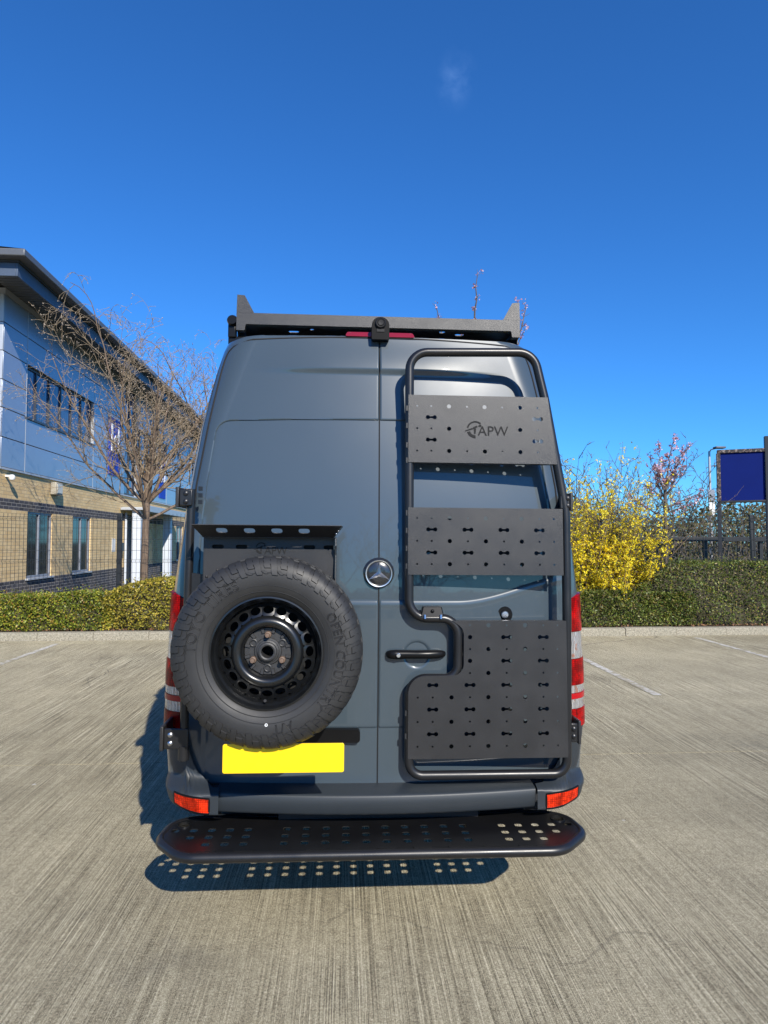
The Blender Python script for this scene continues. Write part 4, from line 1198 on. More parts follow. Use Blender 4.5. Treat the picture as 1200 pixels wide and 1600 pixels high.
    # --- tail lights
    def lens(sgn, z0, z1, mat, parent, off=.010, inn=None, dz=0.0):
        rows = []
        for z in np.linspace(z0, z1, 8):
            w, r = hw(z), rc(z); e = w - r; yb = yr(z) + .06 * (e / .9) ** 2 + r
            row = []
            for s_ in (.30, .2, .1): row.append((w + off, yb + s_))
            for k in range(13):
                a = math.pi / 2 * k / 12; row.append((e + (r + off) * math.cos(a), yb - (r + off) * math.sin(a)))
            # cut at the inner edge and slant of the top edge
            row = [(min(x, 9), y) for x, y in row if x >= .885]
            row.append((.885, ysurf(XC + .885, z, off)))
            row = np.array(row); L = np.concatenate([[0], np.cumsum(np.hypot(*np.diff(row, axis=0).T))]); t = np.linspace(0, L[-1], 20)
            rr_ = [(np.interp(q, L, row[:, 0]), np.interp(q, L, row[:, 1])) for q in t]
            rows.append([(XC + sgn * x, y, z + dz * ((z - z0) / (z1 - z0)) * sstep(x, .87, 1.0)) for x, y in rr_])
        # close with a back wall so that it is a solid cap
        mb = MB().grid(rows)
        n = len(rows[0])
        for row in (rows[0], rows[-1]):
            inner = [(XC + (p[0] - XC) * .975, p[1] + .012, p[2]) for p in row]
            mb.grid([row, inner])
        mb.grid([[r_[-1] for r_ in rows], [(r_[-1][0], r_[-1][1] + .02, r_[-1][2]) for r_ in rows]])
        return part('lens', mb, mat, parent, smooth=50)
    for sgn in (-1, 1):
        tl = thing_part('tail_light', v)
        lens(sgn, 1.240, 1.385, REDL, tl, dz=.035)
        lens(sgn, 1.113, 1.238, CLEAR, tl, off=.007)
        lens(sgn, .990, 1.111, REDL, tl)
        lens(sgn, .953, .988, CLEAR, tl, off=.007)
        lens(sgn, .926, .951, REDF, tl)
        lens(sgn, .880, .924, CLEAR, tl, off=.007)
        lens(sgn, .795, .878, REDL, tl)
    # --- bumper
    rows = []
    for x in np.linspace(-.552, .862, 40):
        t = (x - XC) / .9; yo = .06 * t * t * 1.6
        rows.append([(x, y + yo, z) for y, z in ((3.02, .572), (2.99, .571), (2.895, .564), (2.883, .560), (2.878, .553), (2.880, .52), (2.884, .485), (2.890, .476), (2.905, .470), (2.95, .462), (3.05, .455))])
    part('bumper', MB().grid(rows), BUMPER, v, smooth=50)
    def bcorner(sgn):
        cols = []
        wz = lambda z: float(np.interp(z, [.44, .50, .56, .62, .80], [.935, .955, .972, .985, 1.004]))
        U = np.linspace(0, 1, 46)
        for u in U:
            col_ = []
            # plan distance: side first, then the arc, then the rear face
            zt = None
            for vv in np.linspace(0, 1, 26):
                def pt(z):
                    r = .19; w = wz(z); e = w - r
                    O = .012 + .105 * (1 - sstep(z, .555, .60)) * .93
                    yb = 3.03 - O + r
                    Ls, La, Lr = .45, r * math.pi / 2, e - .702
                    L = u * (Ls + La + Lr)
                    if L < Ls: p = (w, yb + (Ls - L)); 
                    elif L < Ls + La:
                        a = (L - Ls) / r; p = (e + r * math.cos(a), yb - r * math.sin(a))
                    else:
                        x = e - (L - Ls - La); p = (x, 3.03 - O + .06 * 1.6 * 0 * x)
                    # let the side run flush with the body
                    return p
                # top and bottom limits by position
                px = pt(.5)[0]
                ztop = float(np.interp(px, [.70, .74, .775, .81, .835, .850, .860], [.574, .577, .593, .628, .675, .735, .795]))
                zbot = float(np.interp(u, [0, .45, .62, .78, 1.0], [.52, .505, .478, .466, .462]))
                z = zbot + (ztop - zbot) * vv
                q = pt(z)
                yy = q[1]
                # curl the lower edge inwards
                cur = max(0, (.10 - vv) / .10)
                col_.append((XC + sgn * (q[0] - .03 * cur * cur), yy + .035 * cur * cur, z))
            cols.append(col_)
        return part('bumper_corner', MB().grid(cols), BUMPER, v, smooth=60)
    for sgn in (-1, 1):
        bc = bcorner(sgn)
        # reflector let into the corner
        def rf(a, b, w):
            x = XC + sgn * a; r = .19; wz_ = float(np.interp(b, [.44, .50, .56, .62], [.935, .955, .972, .985])); e = wz_ - r
            O = .012 + .105 * (1 - sstep(b, .555, .60)) * .93
            y = 3.03 - O + r - math.sqrt(max(0, r * r - max(0, a - e) ** 2))
            return (x, y - .004 + w, b)
        rw = []
        for t in np.linspace(0, 1, 14):
            a = .742 + .158 * t; top = .541 + .018 * t; bot = .480 + .030 * t ** 1.6
            rw.append([rf(a, bot + (top - bot) * q, 0) for q in np.linspace(0, 1, 8)])
        mb = MB().grid(rw)
        ring = [rw[k][0] for k in range(14)] + [rw[13][j] for j in range(1, 8)] + [rw[k][7] for k in range(12, -1, -1)] + [rw[0][j] for j in range(6, 0, -1)]
        mb.grid([ring + ring[:1], [(p[0], p[1] + .012, p[2]) for p in ring + ring[:1]]])
        part('reflector', mb, REFL, bc)
        part('reflector_surround', MB().tube([(p[0], p[1] + .003, p[2]) for p in ring], .0045, 6, closed=True), BLACKP, bc)
    # --- road wheels and front end
    wsrc = None
    for (x, y) in ((XC - .86, 4.55), (XC + .86, 4.55), (XC - .86, 8.05), (XC + .86, 8.05)):
        w = thing_part('wheel', v)
        mb = MB(); vs0 = MB().lathe([(.22, -.10), (.30, -.115), (.345, -.10), (.36, -.06), (.36, .06), (.345, .10), (.30, .115), (.22, .10)], (0, 0, 0), 40)
        def turn(m): return [(p[1] + x, p[0] + y, p[2] + .358) for p in m.v]
        mb.add(turn(vs0), vs0.f); part('tyre', mb, RUBBER, w)
        d = MB().lathe([(.0005, -.05), (.10, -.05), (.18, -.02), (.215, -.09), (.222, -.09), (.222, .09), (.0005, .05)], (0, 0, 0), 40)
        part('rim', MB().add(turn(d), d.f), RIM, w)
        part('wheel_arch', MB().tube([((x + (.135 if x > XC else -.135)), y + .43 * math.cos(a), .40 + .43 * math.sin(a)) for a in np.linspace(0, math.pi, 20)], .02, 8), BLACKP, v)
    mb = MB()
    for z0 in (0,): mb.add([(XC - .80, 8.86, 1.32), (XC + .80, 8.86, 1.32), (XC + .70, 7.78, 2.30), (XC - .70, 7.78, 2.30)], [(0, 1, 2, 3)])
    part('windscreen', mb, GLASSD, v, smooth=None)
    for sgn in (-1, 1):
        part('side_window', MB().add([(XC + sgn * 1.0, 8.1, 1.35), (XC + sgn * 1.0, 6.95, 1.35), (XC + sgn * .935, 6.95, 1.93), (XC + sgn * .94, 7.65, 1.93)], [(0, 1, 2, 3)]), GLASSD, v, smooth=None)
        mr = part('door_mirror', MB().box(*sorted((XC + sgn * 1.0, XC + sgn * 1.05)), 7.95, 8.05, 1.30, 1.36).box(*sorted((XC + sgn * 1.05, XC + sgn * 1.22)), 7.92, 8.06, 1.22, 1.60), BLACKP, v, bevel=.02)
        part('side_rubbing_strip', MB().box(*sorted((XC + sgn * .985, XC + sgn * 1.012)), 3.6, 8.4, .62, .76), BLACKP, v, bevel=.008)
    # number plate hangs with the wheel carrier, see below
def thing_part(name, parent):
    o = bpy.data.objects.new(name, None); col.objects.link(o); o.parent = parent; ORG[o.name] = ORG[parent.name]; o.empty_display_size = .1
    return o
van()

# ------------------------------------------------------------------ spare wheel
WC = (-.305, 2.715, 1.217)
def spare_wheel():
    w = thing('spare_wheel', 'spare all terrain tyre on a black steel rim hung on the left rear door', 'spare wheel', WC, VAN)
    prof = [(.216, -.088), (.222, -.100), (.232, -.104), (.238, -.110), (.250, -.114), (.262, -.119), (.285, -.1225), (.31, -.1225), (.33, -.120), (.348, -.113), (.362, -.102), (.370, -.088), (.3745, -.070), (.376, -.04), (.3765, 0)]
    prof = prof + [(r, -h) for r, h in reversed(prof[:-1])]
    PR = np.array(prof); L = np.concatenate([[0], np.cumsum(np.hypot(*np.diff(PR, axis=0).T))])
    def onprof(s, lift):
        r, h = np.interp(s, L, PR[:, 0]), np.interp(s, L, PR[:, 1])
        r2, h2 = np.interp(s + .002, L, PR[:, 0]), np.interp(s + .002, L, PR[:, 1]); r1, h1 = np.interp(s - .002, L, PR[:, 0]), np.interp(s - .002, L, PR[:, 1])
        t = np.array([r2 - r1, h2 - h1]); t /= np.hypot(*t) + 1e-12
        return r + lift * (-t[1] if False else t[1]), h - lift * t[0]
    def P(s, th, lift):
        r, h = onprof(s, lift); return (WC[0] + r * math.cos(th), WC[1] + h, WC[2] + r * math.sin(th))
    mb = MB().lathe(prof, WC, 120, closed_prof=False); mb.f = mb.f[:-2]
    tyre = part('tyre', mb, RUBBER, w, smooth=50)
    # concentric moulded ribs on the sidewall
    rb = MB()
    for rr_, hh in ((.2445, -.1135), (.2685, -.1205), (.3175, -.1228)):
        rb.lathe([(rr_ - .0014, hh + .001), (rr_ - .0008, hh - .0014), (rr_ + .0008, hh - .0014), (rr_ + .0014, hh + .001)], WC, 120); rb.f = rb.f[:-2]
    part('sidewall_rib', rb, RUBBER, tyre, smooth=50)
    # tread and shoulder blocks
    tb = MB()
    def block(s0, s1, th0, th1, sl, lift, ns=3, nt=1, jag=0.0):
        def face(li, ins):
            rows = []
            for i in range(ns + 1):
                f = i / ns; s = s0 + ins * .0015 + (s1 - s0 - ins * .003) * f
                dth = sl * f + jag * (1 if i % 2 else -1)
                rows.append([P(s, th0 + ins * .004 + (th1 - th0 - ins * .008) * j / nt + dth, li) for j in range(nt + 1)])
            return rows
        a, b_ = face(-.003, 0), face(lift, 1)
        tb.grid(b_)
        bd = lambda q: [q[i][0] for i in range(ns + 1)] + [q[ns][j] for j in range(1, nt + 1)] + [q[i][nt] for i in range(ns - 1, -1, -1)] + [q[0][j] for j in range(nt - 1, 0, -1)]
        A, B = bd(a), bd(b_); tb.grid([A + A[:1], B + B[:1]])
    s_sh = float(np.interp(-.088, PR[:15, 1][::1][np.argsort(PR[:15, 1])], L[:15][np.argsort(PR[:15, 1])]))
    sA = L[11]                                          # start of the shoulder
    LT = L[-1]
    N = 66
    for k in range(N):
        th = 2 * math.pi * k / N; d = 2 * math.pi / N
        # shoulder lugs, front and back, alternating long and short, slanted
        for mir in (0, 1):
            f = (lambda s: s) if not mir else (lambda s: LT - s)
            a0, a1 = (L[8] - (.022 if k % 2 else -.004), sA + .020)
            s0, s1 = (f(a0), f(a1)) if not mir else (f(a1), f(a0))
            block(s0, s1, th + d * .05, th + d * .86, (.060 if not mir else -.060) * (1 if k % 2 else .45), .0055, ns=6, nt=2, jag=.0035)
            if not mir and k % 2 == 0:
                block(L[7] + .002, L[8] - .002, th + d * .30, th + d * .80, .05, .004, ns=3)
        c0, c1 = sA + .026, LT - sA - .026
        w3 = (c1 - c0) / 4
        for q in range(4):
            block(c0 + q * w3 + .003, c0 + (q + 1) * w3 - .003, th + d * (.1 + .25 * (q % 2)), th + d * (.9 + .25 * (q % 2)), .03 * (1 if q < 2 else -1), .0055, ns=2, nt=1, jag=.006)
    part('tread_blocks', tb, RUBBER, tyre, smooth=30, kind='stuff')
    # moulded lettering, read clockwise with the tops outwards
    def arc_text(txt, size, r0, deg_c, name):
        V, F = text_geo(txt, size, 0.0, outline=.0019, space=1.12)
        mb = MB(); vs = []
        for x, y, z in V:
            th = R(deg_c) - x / r0; r = r0 + y
            h = float(np.interp(r, PR[:10, 0], PR[:10, 1]))
            vs.append((WC[0] + r * math.cos(th), WC[1] + h - .0006 + z, WC[2] + r * math.sin(th)))
        mb.add(vs, F); part(name, mb, RUBBER, tyre, smooth=50)
    arc_text('TOYO TIRES', .056, .290, 146, 'lettering')
    arc_text('OPEN COUNTRY', .047, .290, -6, 'lettering')
    arc_text('A/T', .047, .290, -76, 'lettering')
    part('paint_dot', MB().lathe([(.003, -.0005), (.006, -.0008), (.006, .002), (.003, .002)], (WC[0] + .006, WC[1] - .1215, WC[2] - .272), 14, closed_prof=True), WHITE, tyre)
    # rim
    rim = MB()
    ys = -.030
    rim.lathe([(.2195, .085), (.2195, -.094), (.2235, -.099), (.2225, -.104), (.2165, -.105), (.2130, -.099), (.2100, -.086), (.2060, -.078), (.2010, -.073), (.1980, -.060), (.1955, -.035), (.1945, .085)], WC, 96); rim.f = rim.f[:-2]
    rm = part('rim', rim, RIM, w, smooth=40)
    # pierced ring of the disc: one hole per 18 degrees
    vr = MB(); NH = 20; r_in, r_out, r_h = .1435, .196, .1665
    def rp(r, a, dy): return (WC[0] + r * math.cos(a), WC[1] + (-.066 + (r - r_in) / (r_out - r_in) * .030) + dy, WC[2] + r * math.sin(a))
    for k in range(NH):
        ac = math.pi / 2 + 2 * math.pi * k / NH; half = math.pi / NH
        inn, outp, dpp = [], [], []
        for j in range(20):
            t = 2 * math.pi * j / 20; c, s = math.cos(t), math.sin(t)
            inn.append((r_h + .0152 * s, ac + .0212 / r_h * c))
            m = max(abs(c), abs(s)); cx, cy = c / m, s / m
            outp.append(((r_h + cy * ((r_out - r_h) if cy > 0 else (r_h - r_in))), ac + half * cx))
        A = [rp(*p, 0) for p in outp]; B = [rp(r + .002 * 0, a, -.0012) for r, a in inn]; D = [rp(*p, .012) for p in inn]
        vr.grid([A + A[:1], B + B[:1], D + D[:1]])
    part('pierced_disc', vr, RIM, rm, smooth=40)
    cone = MB().lathe([(.1445, -.064), (.139, -.073), (.131, -.081), (.121, -.085), (.111, -.083), (.103, -.075), (.098, -.062), (.096, -.046), (.0945, -.040)], WC, 72); cone.f = cone.f[:-2]
    part('disc_ring', cone, RIM, rm, smooth=60)
    part('barrel_back', MB().lathe([(.0005, .06), (.196, .06), (.196, .062), (.0005, .062)], WC, 40), BORE, rm)
    Z24 = lambda p: [(r, h - .024) for r, h in p]
    hb = MB().lathe(Z24([(.0955, -.016), (.092, -.020), (.056, -.021), (.052, -.027), (.046, -.028), (.044, -.031), (.0375, -.033), (.036, -.045), (.030, -.047), (.0245, -.045), (.0235, .05)]), WC, 60); hb.f = hb.f[:-2]
    for k in range(12):
        a = 2 * math.pi * (k + .5) / 12; c, s = math.cos(a), math.sin(a)
        vs = [(WC[0] + r * c + t * -s, WC[1] + y - .024, WC[2] + r * s + t * c) for (r, t, y) in ((.072, -.0075, -.0195), (.072, .0075, -.0195), (.0945, .0075, -.0195), (.0945, -.0075, -.0195), (.074, -.005, -.0275), (.074, .005, -.0275), (.0935, .005, -.0275), (.0935, -.005, -.0275))]
        hb.add(vs, [(4, 5, 6, 7), (0, 1, 5, 4), (1, 2, 6, 5), (2, 3, 7, 6), (3, 0, 4, 7)])
    part('hub_plate', hb, HUB, rm, smooth=30)
    part('bore_back', MB().lathe([(.0005, .03), (.03, .03), (.03, .034), (.0005, .034)], WC, 20), BORE, rm)
    for k in range(6):
        a = math.pi / 2 + k * math.pi / 3; x, z = WC[0] + .0665 * math.cos(a), WC[2] + .0665 * math.sin(a)
        if k % 2 == 0:
            part('wheel_bolt', MB().lathe([(.0005, -.060), (.008, -.059), (.009, -.056), (.009, -.040), (.0125, -.038), (.014, -.018), (.0005, -.018)], (x, WC[1] - .024, z), 6 if False else 12), RUST, rm, smooth=40)
        else:
            m2 = MB().lathe([(.0165, -.019), (.0160, -.026), (.0125, -.028), (.0105, -.027), (.010, -.014)], (x, WC[1] - .024, z), 20); m2.f = m2.f[:-2]
            m2.lathe([(.0005, -.0165), (.0101, -.0165), (.0101, -.0155), (.0005, -.0155)], (x, WC[1] - .024, z), 14)
            part('bolt_seat', m2, HUB, rm, smooth=40)
    a = R(-91)
    part('valve', MB().tube([(WC[0] + .199 * math.cos(a), WC[1] - .055, WC[2] - .199), (WC[0] + .196 * math.cos(a), WC[1] - .075, WC[2] - .192), (WC[0] + .19 * math.cos(a), WC[1] - .092, WC[2] - .186)], [.0055, .005, .0058], 10), SEAL, rm)
spare_wheel()

# ------------------------------------------------------------------ hardware hung on the van
def bolt(x, y, z, parent, mat=None, r=.008):
    return part('bolt', MB().lathe([(.0005, -.006), (r * .6, -.0055), (r, -.002), (r, .004), (.0005, .004)], (x, y, z), 12), mat or STEEL, parent, smooth=50)
def logo(parent, ex, ez, ro, tx, tz, size, mat, ycoord):
    """flat black mark painted for the dark of a cut-out: broken ring with a power tool, then the letters"""
    mb = MB()
    def put(pts): mb.plate([(ex + x * ro, ez + z * ro) for x, z in pts], [], lambda a, b, w: (a, ycoord(a, b) + w, b), .0012)
    def arc(a0, a1, r0, r1): put([(r1 * math.cos(R(a)), r1 * math.sin(R(a))) for a in np.linspace(a0, a1, 14)] + [(r0 * math.cos(R(a)), r0 * math.sin(R(a))) for a in np.linspace(a1, a0, 14)])
    arc(48, 168, .82, 1.0); arc(198, 272, .66, 1.0)
    put([(-1.22, -.26), (-1.16, -.12), (-.36, .20), (-.30, .02)])
    put([(-.36, .02), (-.26, .26), (.18, .48), (.26, .30), (-.02, .08)])
    put([(.32, .34), (.38, .50), (.58, .60), (.72, .50), (.66, .32)])
    put([(-.18, .04), (.10, .10), (.02, -.50), (-.14, -.50)])
    V, F = text_geo('APW', size, 0.0)
    mb.add([(tx + p[0], ycoord(tx, tz + p[1]) - .0003, tz + p[1]) for p in V], F)
    part('painted_cutout_mark', mb, mat, parent, smooth=None, recalc=False)  # no holes here: the darkness behind them is put into the black colour

def ladder():
    L = thing('door_ladder_rack', 'black tube ladder frame with perforated mounting plates on the right rear door', 'ladder rack', (.64, 2.87, .64), VAN)
    yl = lambda z: 2.945 + .035 * max(0.0, z - 1.3)
    path2 = [(.289, 2.538), (.872, 2.552), (.922, 2.335), (1.012, 1.815), (1.014, 1.76), (1.009, .621), (.292, .621), (.292, 1.049), (.511, 1.049), (.511, 1.316), (.289, 1.316)]
    path = fillet([(x, 0, z) for x, z in path2], [.085, .09, .3, .3, .3, .062, .062, .075, .06, .075, .085], 9)
    # subdivide the long legs so that they follow the lean of the door
    q = []
    for i in range(len(path)):
        a, b = path[i], path[(i + 1) % len(path)]; n = max(1, int((b - a).length / .10))
        q += [a.lerp(b, k / n) for k in range(n)]
    path = [Vector((p.x, yl(p.z), p.z)) for p in q]
    part('frame_tube', MB().tube(path, .0205, 16, closed=True), TUBE, L, smooth=60)
    rB, rS = .0098, .0046
    def holes(xs_, rows):
        H = []
        for z, items in rows:
            for k, c in enumerate(items):
                if c == 'b': H.append(circ(xs_[k], z, rB))
                elif c == 's': H.append(circ(xs_[k], z, rS, 8))
                elif c == 'd': H.append(dumbbell(xs_[k], z))
        return H
    def flat(z0, z1, o):                                    # plates stand straight between their top and bottom edge
        ya, yb = yl(z0) - o, yl(z1) - o
        return lambda a, b, w: (a, ya + (yb - ya) * (b - z0) / (z1 - z0) + w, b)
    def plate(name, out, H, z0, z1, lab=None):
        fn = flat(z0, z1, .0235)
        p = part('mounting_plate', MB().plate(out, H, fn, .003), POWDER, L, smooth=None, label=lab)
        return p, fn
    def flange(p, x0, x1, z, fn, dep=.035, hs=()):
        y0 = fn(0, z, 0)[1]
        mb = MB().plate([(x0, .002), (x1, .002), (x1, dep), (x0, dep)], [circ(x, dep * .55, r, 10) for x, r in hs], lambda a, b, w: (a, y0 + b, z + w), .003)
        part('flange', mb, POWDER, p, smooth=None)
    # upper plate with the flat black mark
    X1 = [.322, .387, .469, .552, .634, .716, .799, .881]
    z0, z1 = 2.021, 2.333
    rows = [(2.282, 'ssbsbsbs'), (2.230, ' d     d'), (2.178, 'ssb   bs'), (2.126, ' d     d'), (2.075, 'ssbsbsbs')]
    p, fn = plate('p', [(.282, z0), (.970, z0), (.930, z1), (.282, z1)], holes(X1, rows), z0, z1, 'upper ladder plate with a mark and letters in flat black')
    logo(p, .590, 2.176, .040, .672, 2.168, .064, BORE, lambda a, b: fn(a, b, 0)[1] - .0016)
    flange(p, .288, .962, z0 - .0005, fn, .045, [(.345, .004), (.42, .009), (.50, .004), (.575, .009), (.65, .004), (.725, .009), (.80, .004)])
    flange(p, .288, .925, z1 - .003, fn, .03)
    # middle plate
    X2 = [.323, .389, .471, .554, .636, .719, .801, .883, .950]
    z0, z1 = 1.512, 1.815
    rows = [(1.768, 'ssbsbsbss'), (1.716, ' d d d d '), (1.664, 'ssbsbsbss'), (1.612, ' d d d d '), (1.560, 'ssbsbsbss')]
    p, fn = plate('p', [(.282, z0), (.992, z0), (.992, z1), (.282, z1)], holes(X2, rows), z0, z1, 'middle ladder plate drilled all over')
    flange(p, .288, .985, z0 - .0005, fn, .045, [(.70, .006), (.80, .004), (.90, .006)])
    flange(p, .288, .985, z1 - .003, fn, .03)
    # lower plate, stepped round the door handle
    X3 = [.328, .395, .479, .562, .645, .728, .812, .895, .960]
    z0, z1 = .700, 1.308
    R3 = [1.288, 1.235, 1.182, 1.130, 1.076, 1.023, .969, .916, .862, .808, .754]
    rows = [(R3[0], '   sbsbss'), (R3[1], '   b d d '), (R3[2], '   sbsbss'), (R3[3], '   b d d '), (R3[4], '   sbsbss'), (R3[5], ' d d d d '), (R3[6], 'ssbsbsbss'), (R3[7], ' d d d d '), (R3[8], 'ssbsbsbss'), (R3[9], ' d d d d '), (R3[10], 'ssbsbsbss')]
    out = fil2([(.285, z0), (1.007, z0), (1.001, z1), (.480, z1), (.534, z1 - .035), (.534, 1.066), (.286, 1.062)], [0, 0, 0, 0, .05, .05, .075], 7)
    p, fn = plate('p', out, holes(X3, rows), z0, z1, 'lower ladder plate stepped round the door handle')
    flange(p, .29, 1.0, z0 - .0005, fn, .04)
    flange(p, .51, .995, z1 - .003, fn, .03)
    # plate tabs along the tubes
    for z in (2.27, 2.19, 2.10, 2.03, 1.79, 1.71, 1.63, 1.55, .80, .90): part('weld_tab', MB().box(.272, .279, yl(z) - .023, yl(z) - .014, z - .012, z + .012), POWDER, L)
    # bracket above the handle bend
    b = MB().plate([(.339, 1.324), (.446, 1.324), (.436, 1.369), (.350, 1.369)], [], lambda a, c, w: (a, yl(1.35) - .012 + (1.369 - c) * -.25 + w, c), .035)
    br = part('door_bracket', b, BLACKP, L, bevel=.004)
    bolt(.393, yl(1.35) - .020, 1.350, br, BLACKP)
    for x in (.358, .430): part('bracket_pin', MB().tube([(x, yl(1.32) - .026, 1.316), (x, yl(1.32) - .022, 1.334)], .006, 8), STEEL, br)
    # hinge brackets on the right side: a cheek plate with two bolts and an ear that wraps the body corner
    for (z, xa, xb, h) in ((1.847, .985, 1.030, .062), (.800, 1.000, 1.062, .085)):
        y = 2.955
        hb = MB().box(xa, xb, y - .006, y + .006, z - h / 2, z + h / 2)
        hp = part('hinge_bracket', hb, TUBE, L, bevel=.004)
        part('hinge_ear', MB().box(xb + .0005, xb + .014, y - .010, y + .17, z - h / 2 - .008, z + h / 2 + .012), POWDER, hp, bevel=.004)
        for dz in (-.016, .018): bolt((xa + xb) / 2 + .012, y - .008, z + dz, hp, TUBE, .011)
    for (x, z) in ((.30, .72), (.97, .72)):
        part('stand_off', MB().tube([(x, yl(z), z), (x, ysurf(x, z) - .004, z)], .012, 10), SEAL, L)
ladder()

def carrier():
    c = thing('wheel_carrier', 'black steel spare wheel carrier with a slotted shelf on the left rear door', 'wheel carrier', (-.69, 2.93, .72), VAN)
    ty = 2.935
    part('post', MB().tube([(-.690, ty - .01, .705), (-.688, ty - .005, 1.3), (-.684, ty + .01, 1.885)], .0185, 16), TUBE, c, smooth=60)
    for z, x0, x1, h in ((1.846, -.728, -.672, .072), (.802, -.772, -.668, .088)):
        y = ty
        hp = part('hinge_bracket', MB().box(x0, x1, y - .028, y - .016, z - h / 2, z + h / 2), TUBE, c, bevel=.004)
        part('hinge_ear', MB().box(x0 - .016, x0 - .0005, y - .034, y + .18, z - h / 2 - .006, z + h / 2 + .010), POWDER, hp, bevel=.004)
        for dz in (-.018, .018): bolt(x0 + .028, y - .030, z + dz, hp, TUBE if z > 1 else STEEL, .011)
    part('clamp', MB().lathe([(.0005, -.03), (.024, -.03), (.024, .03), (.0005, .03)], (-.69, ty - .01, .74), 16, axis='Z'), TUBE, c)
    for k in range(3): part('cleat', MB().box(-.655, -.64, ty + .01, ty + .03, 1.82 + k * .03, 1.838 + k * .03), TUBE, c)
    # arms from the post to the back plate
    for z0, z1 in ((1.50, 1.40), (1.05, 1.0)):
        part('arm', MB().plate([(-.70, z0 - .09), (-.56, z1 - .14), (-.40, z1 - .14), (-.40, z1 + .02), (-.56, z1 + .10), (-.70, z0 + .02)], [circ(-.60, z0 - .06, .016)] if z0 > 1.4 else [], lambda a, b, w: (a, ty - .01 + w, b), .008), TUBE, c)
    part('arm', MB().box(-.67, -.10, ty - .015, ty + .03, 1.15, 1.25), TUBE, c)
    # back plate with slots and the flat black mark
    yb = 2.845
    slots = [rrect(x, 1.632, .050, .018, .008) for x in (-.545, -.445, -.155, -.058 - .01)]
    bp = part('back_plate', MB().plate([(-.603, 1.30), (-.045, 1.30), (-.045, 1.672), (-.603, 1.672)], slots, lambda a, b, w: (a, yb + w, b), .003), POWDER, c, smooth=None)
    logo(bp, -.360, 1.627, .025, -.298, 1.616, .044, BORE, lambda a, b: yb - .0018)
    part('slot_backing', MB().box(-.60, -.05, yb + .02, yb + .024, 1.60, 1.66), BORE, bp)
    for x, z in ((-.59, 1.505), (-.545, 1.532), (-.063, 1.505), (-.11, 1.53)): bolt(x, yb - .001, z, bp, HUB, .006)
    part('side_plate', MB().plate([(2.80, 1.40), (2.93, 1.40), (2.93, 1.672), (2.80, 1.672), (2.795, 1.64), (2.82, 1.60)], [], lambda a, b, w: (-.042 + w, a, b), .004), POWDER, c, smooth=None)
    part('side_plate', MB().plate([(2.85, 1.40), (2.93, 1.40), (2.93, 1.672), (2.85, 1.672)], [], lambda a, b, w: (-.607 + w, a, b), .003), POWDER, c, smooth=None)
    # shelf tray with a flared front lip
    sh = part('shelf', MB().box(-.603, -.040, 2.80, 2.95, 1.672, 1.675), POWDER, c)
    # lip leans outwards and up
    A, B = (2.80, 1.6735), (2.705, 1.722)
    def lp(u, t, w):
        # t from 0 at the fold to 1 at the free edge
        return (u, A[0] + (B[0] - A[0]) * t + w * .5, A[1] + (B[1] - A[1]) * t + w * .86)
    out = [(-.600, 0), (-.050, 0), (-.016, 1), (-.628, 1)]
    hs = [rrect(x, .55, .046, .34, .02, 3) for x in (-.505, -.385, -.265, -.145)]
    hs = [[(x, .55 + (y - .55) * 1.0) for x, y in h] for h in [[(cx + .023 * math.copysign(abs(math.cos(a)) ** .5, math.cos(a)), .55 + .20 * math.copysign(abs(math.sin(a)) ** .7, math.sin(a))) for a in np.linspace(0, 2 * math.pi, 17)[:-1]] for cx in (-.512, -.398, -.285, -.172)]]
    part('front_lip', MB().plate(out, hs, lambda a, b, w: lp(a, b, w), .003), POWDER, sh, smooth=None)
    for sx, x0, x1 in ((1, -.050, -.016), (-1, -.600, -.628)):
        part('end_lip', MB().add([(x0, 2.80, 1.674), (x1, 2.715, 1.724), (x1 + sx * .006, 2.93, 1.724), (x0, 2.95, 1.674)], [(0, 1, 2, 3)]), POWDER, sh, smooth=None)
    for k in range(2): bolt(-.030 - k * .008, 2.752, 1.702 - k * .012, sh, STEEL, .004)
    # curved guard behind the tyre and the wheel mount
    part('wheel_mount', MB().lathe([(.0005, 0), (.07, 0), (.07, .12), (.0005, .12)], (WC[0], WC[1] + .06, WC[2]), 24), TUBE, c)
    part('guard_plate', MB().plate([(-.05, 1.52)] + [(WC[0] + .372 * math.cos(R(a)), WC[2] + .372 * math.sin(R(a))) for a in np.linspace(44, -38, 20)] + [(-.12, .98), (-.30, 1.05), (-.30, 1.45)], [], lambda a, b, w: (a, yb + .012 + w, b), .004), POWDER, c, smooth=None)
    # blank yellow number plate under the tyre
    px0, px1, pz0, pz1 = -.474, .004, .742, .856
    np_ = part('number_plate', MB().plate(fil2([(px0, pz0), (px1, pz0), (px1, pz1), (px0, pz1)], .008, 4), [], lambda a, b, w: (a, 2.650 + w, b), .004), YELLOW, c, smooth=None, label='blank yellow number plate below the tyre', bevel=.0015)
    part('plate_bracket', MB().box(-.40, -.08, 2.656, 2.668, .755, .825).box(-.27, -.21, 2.668, 2.93, .765, .815), TUBE, c)
carrier()

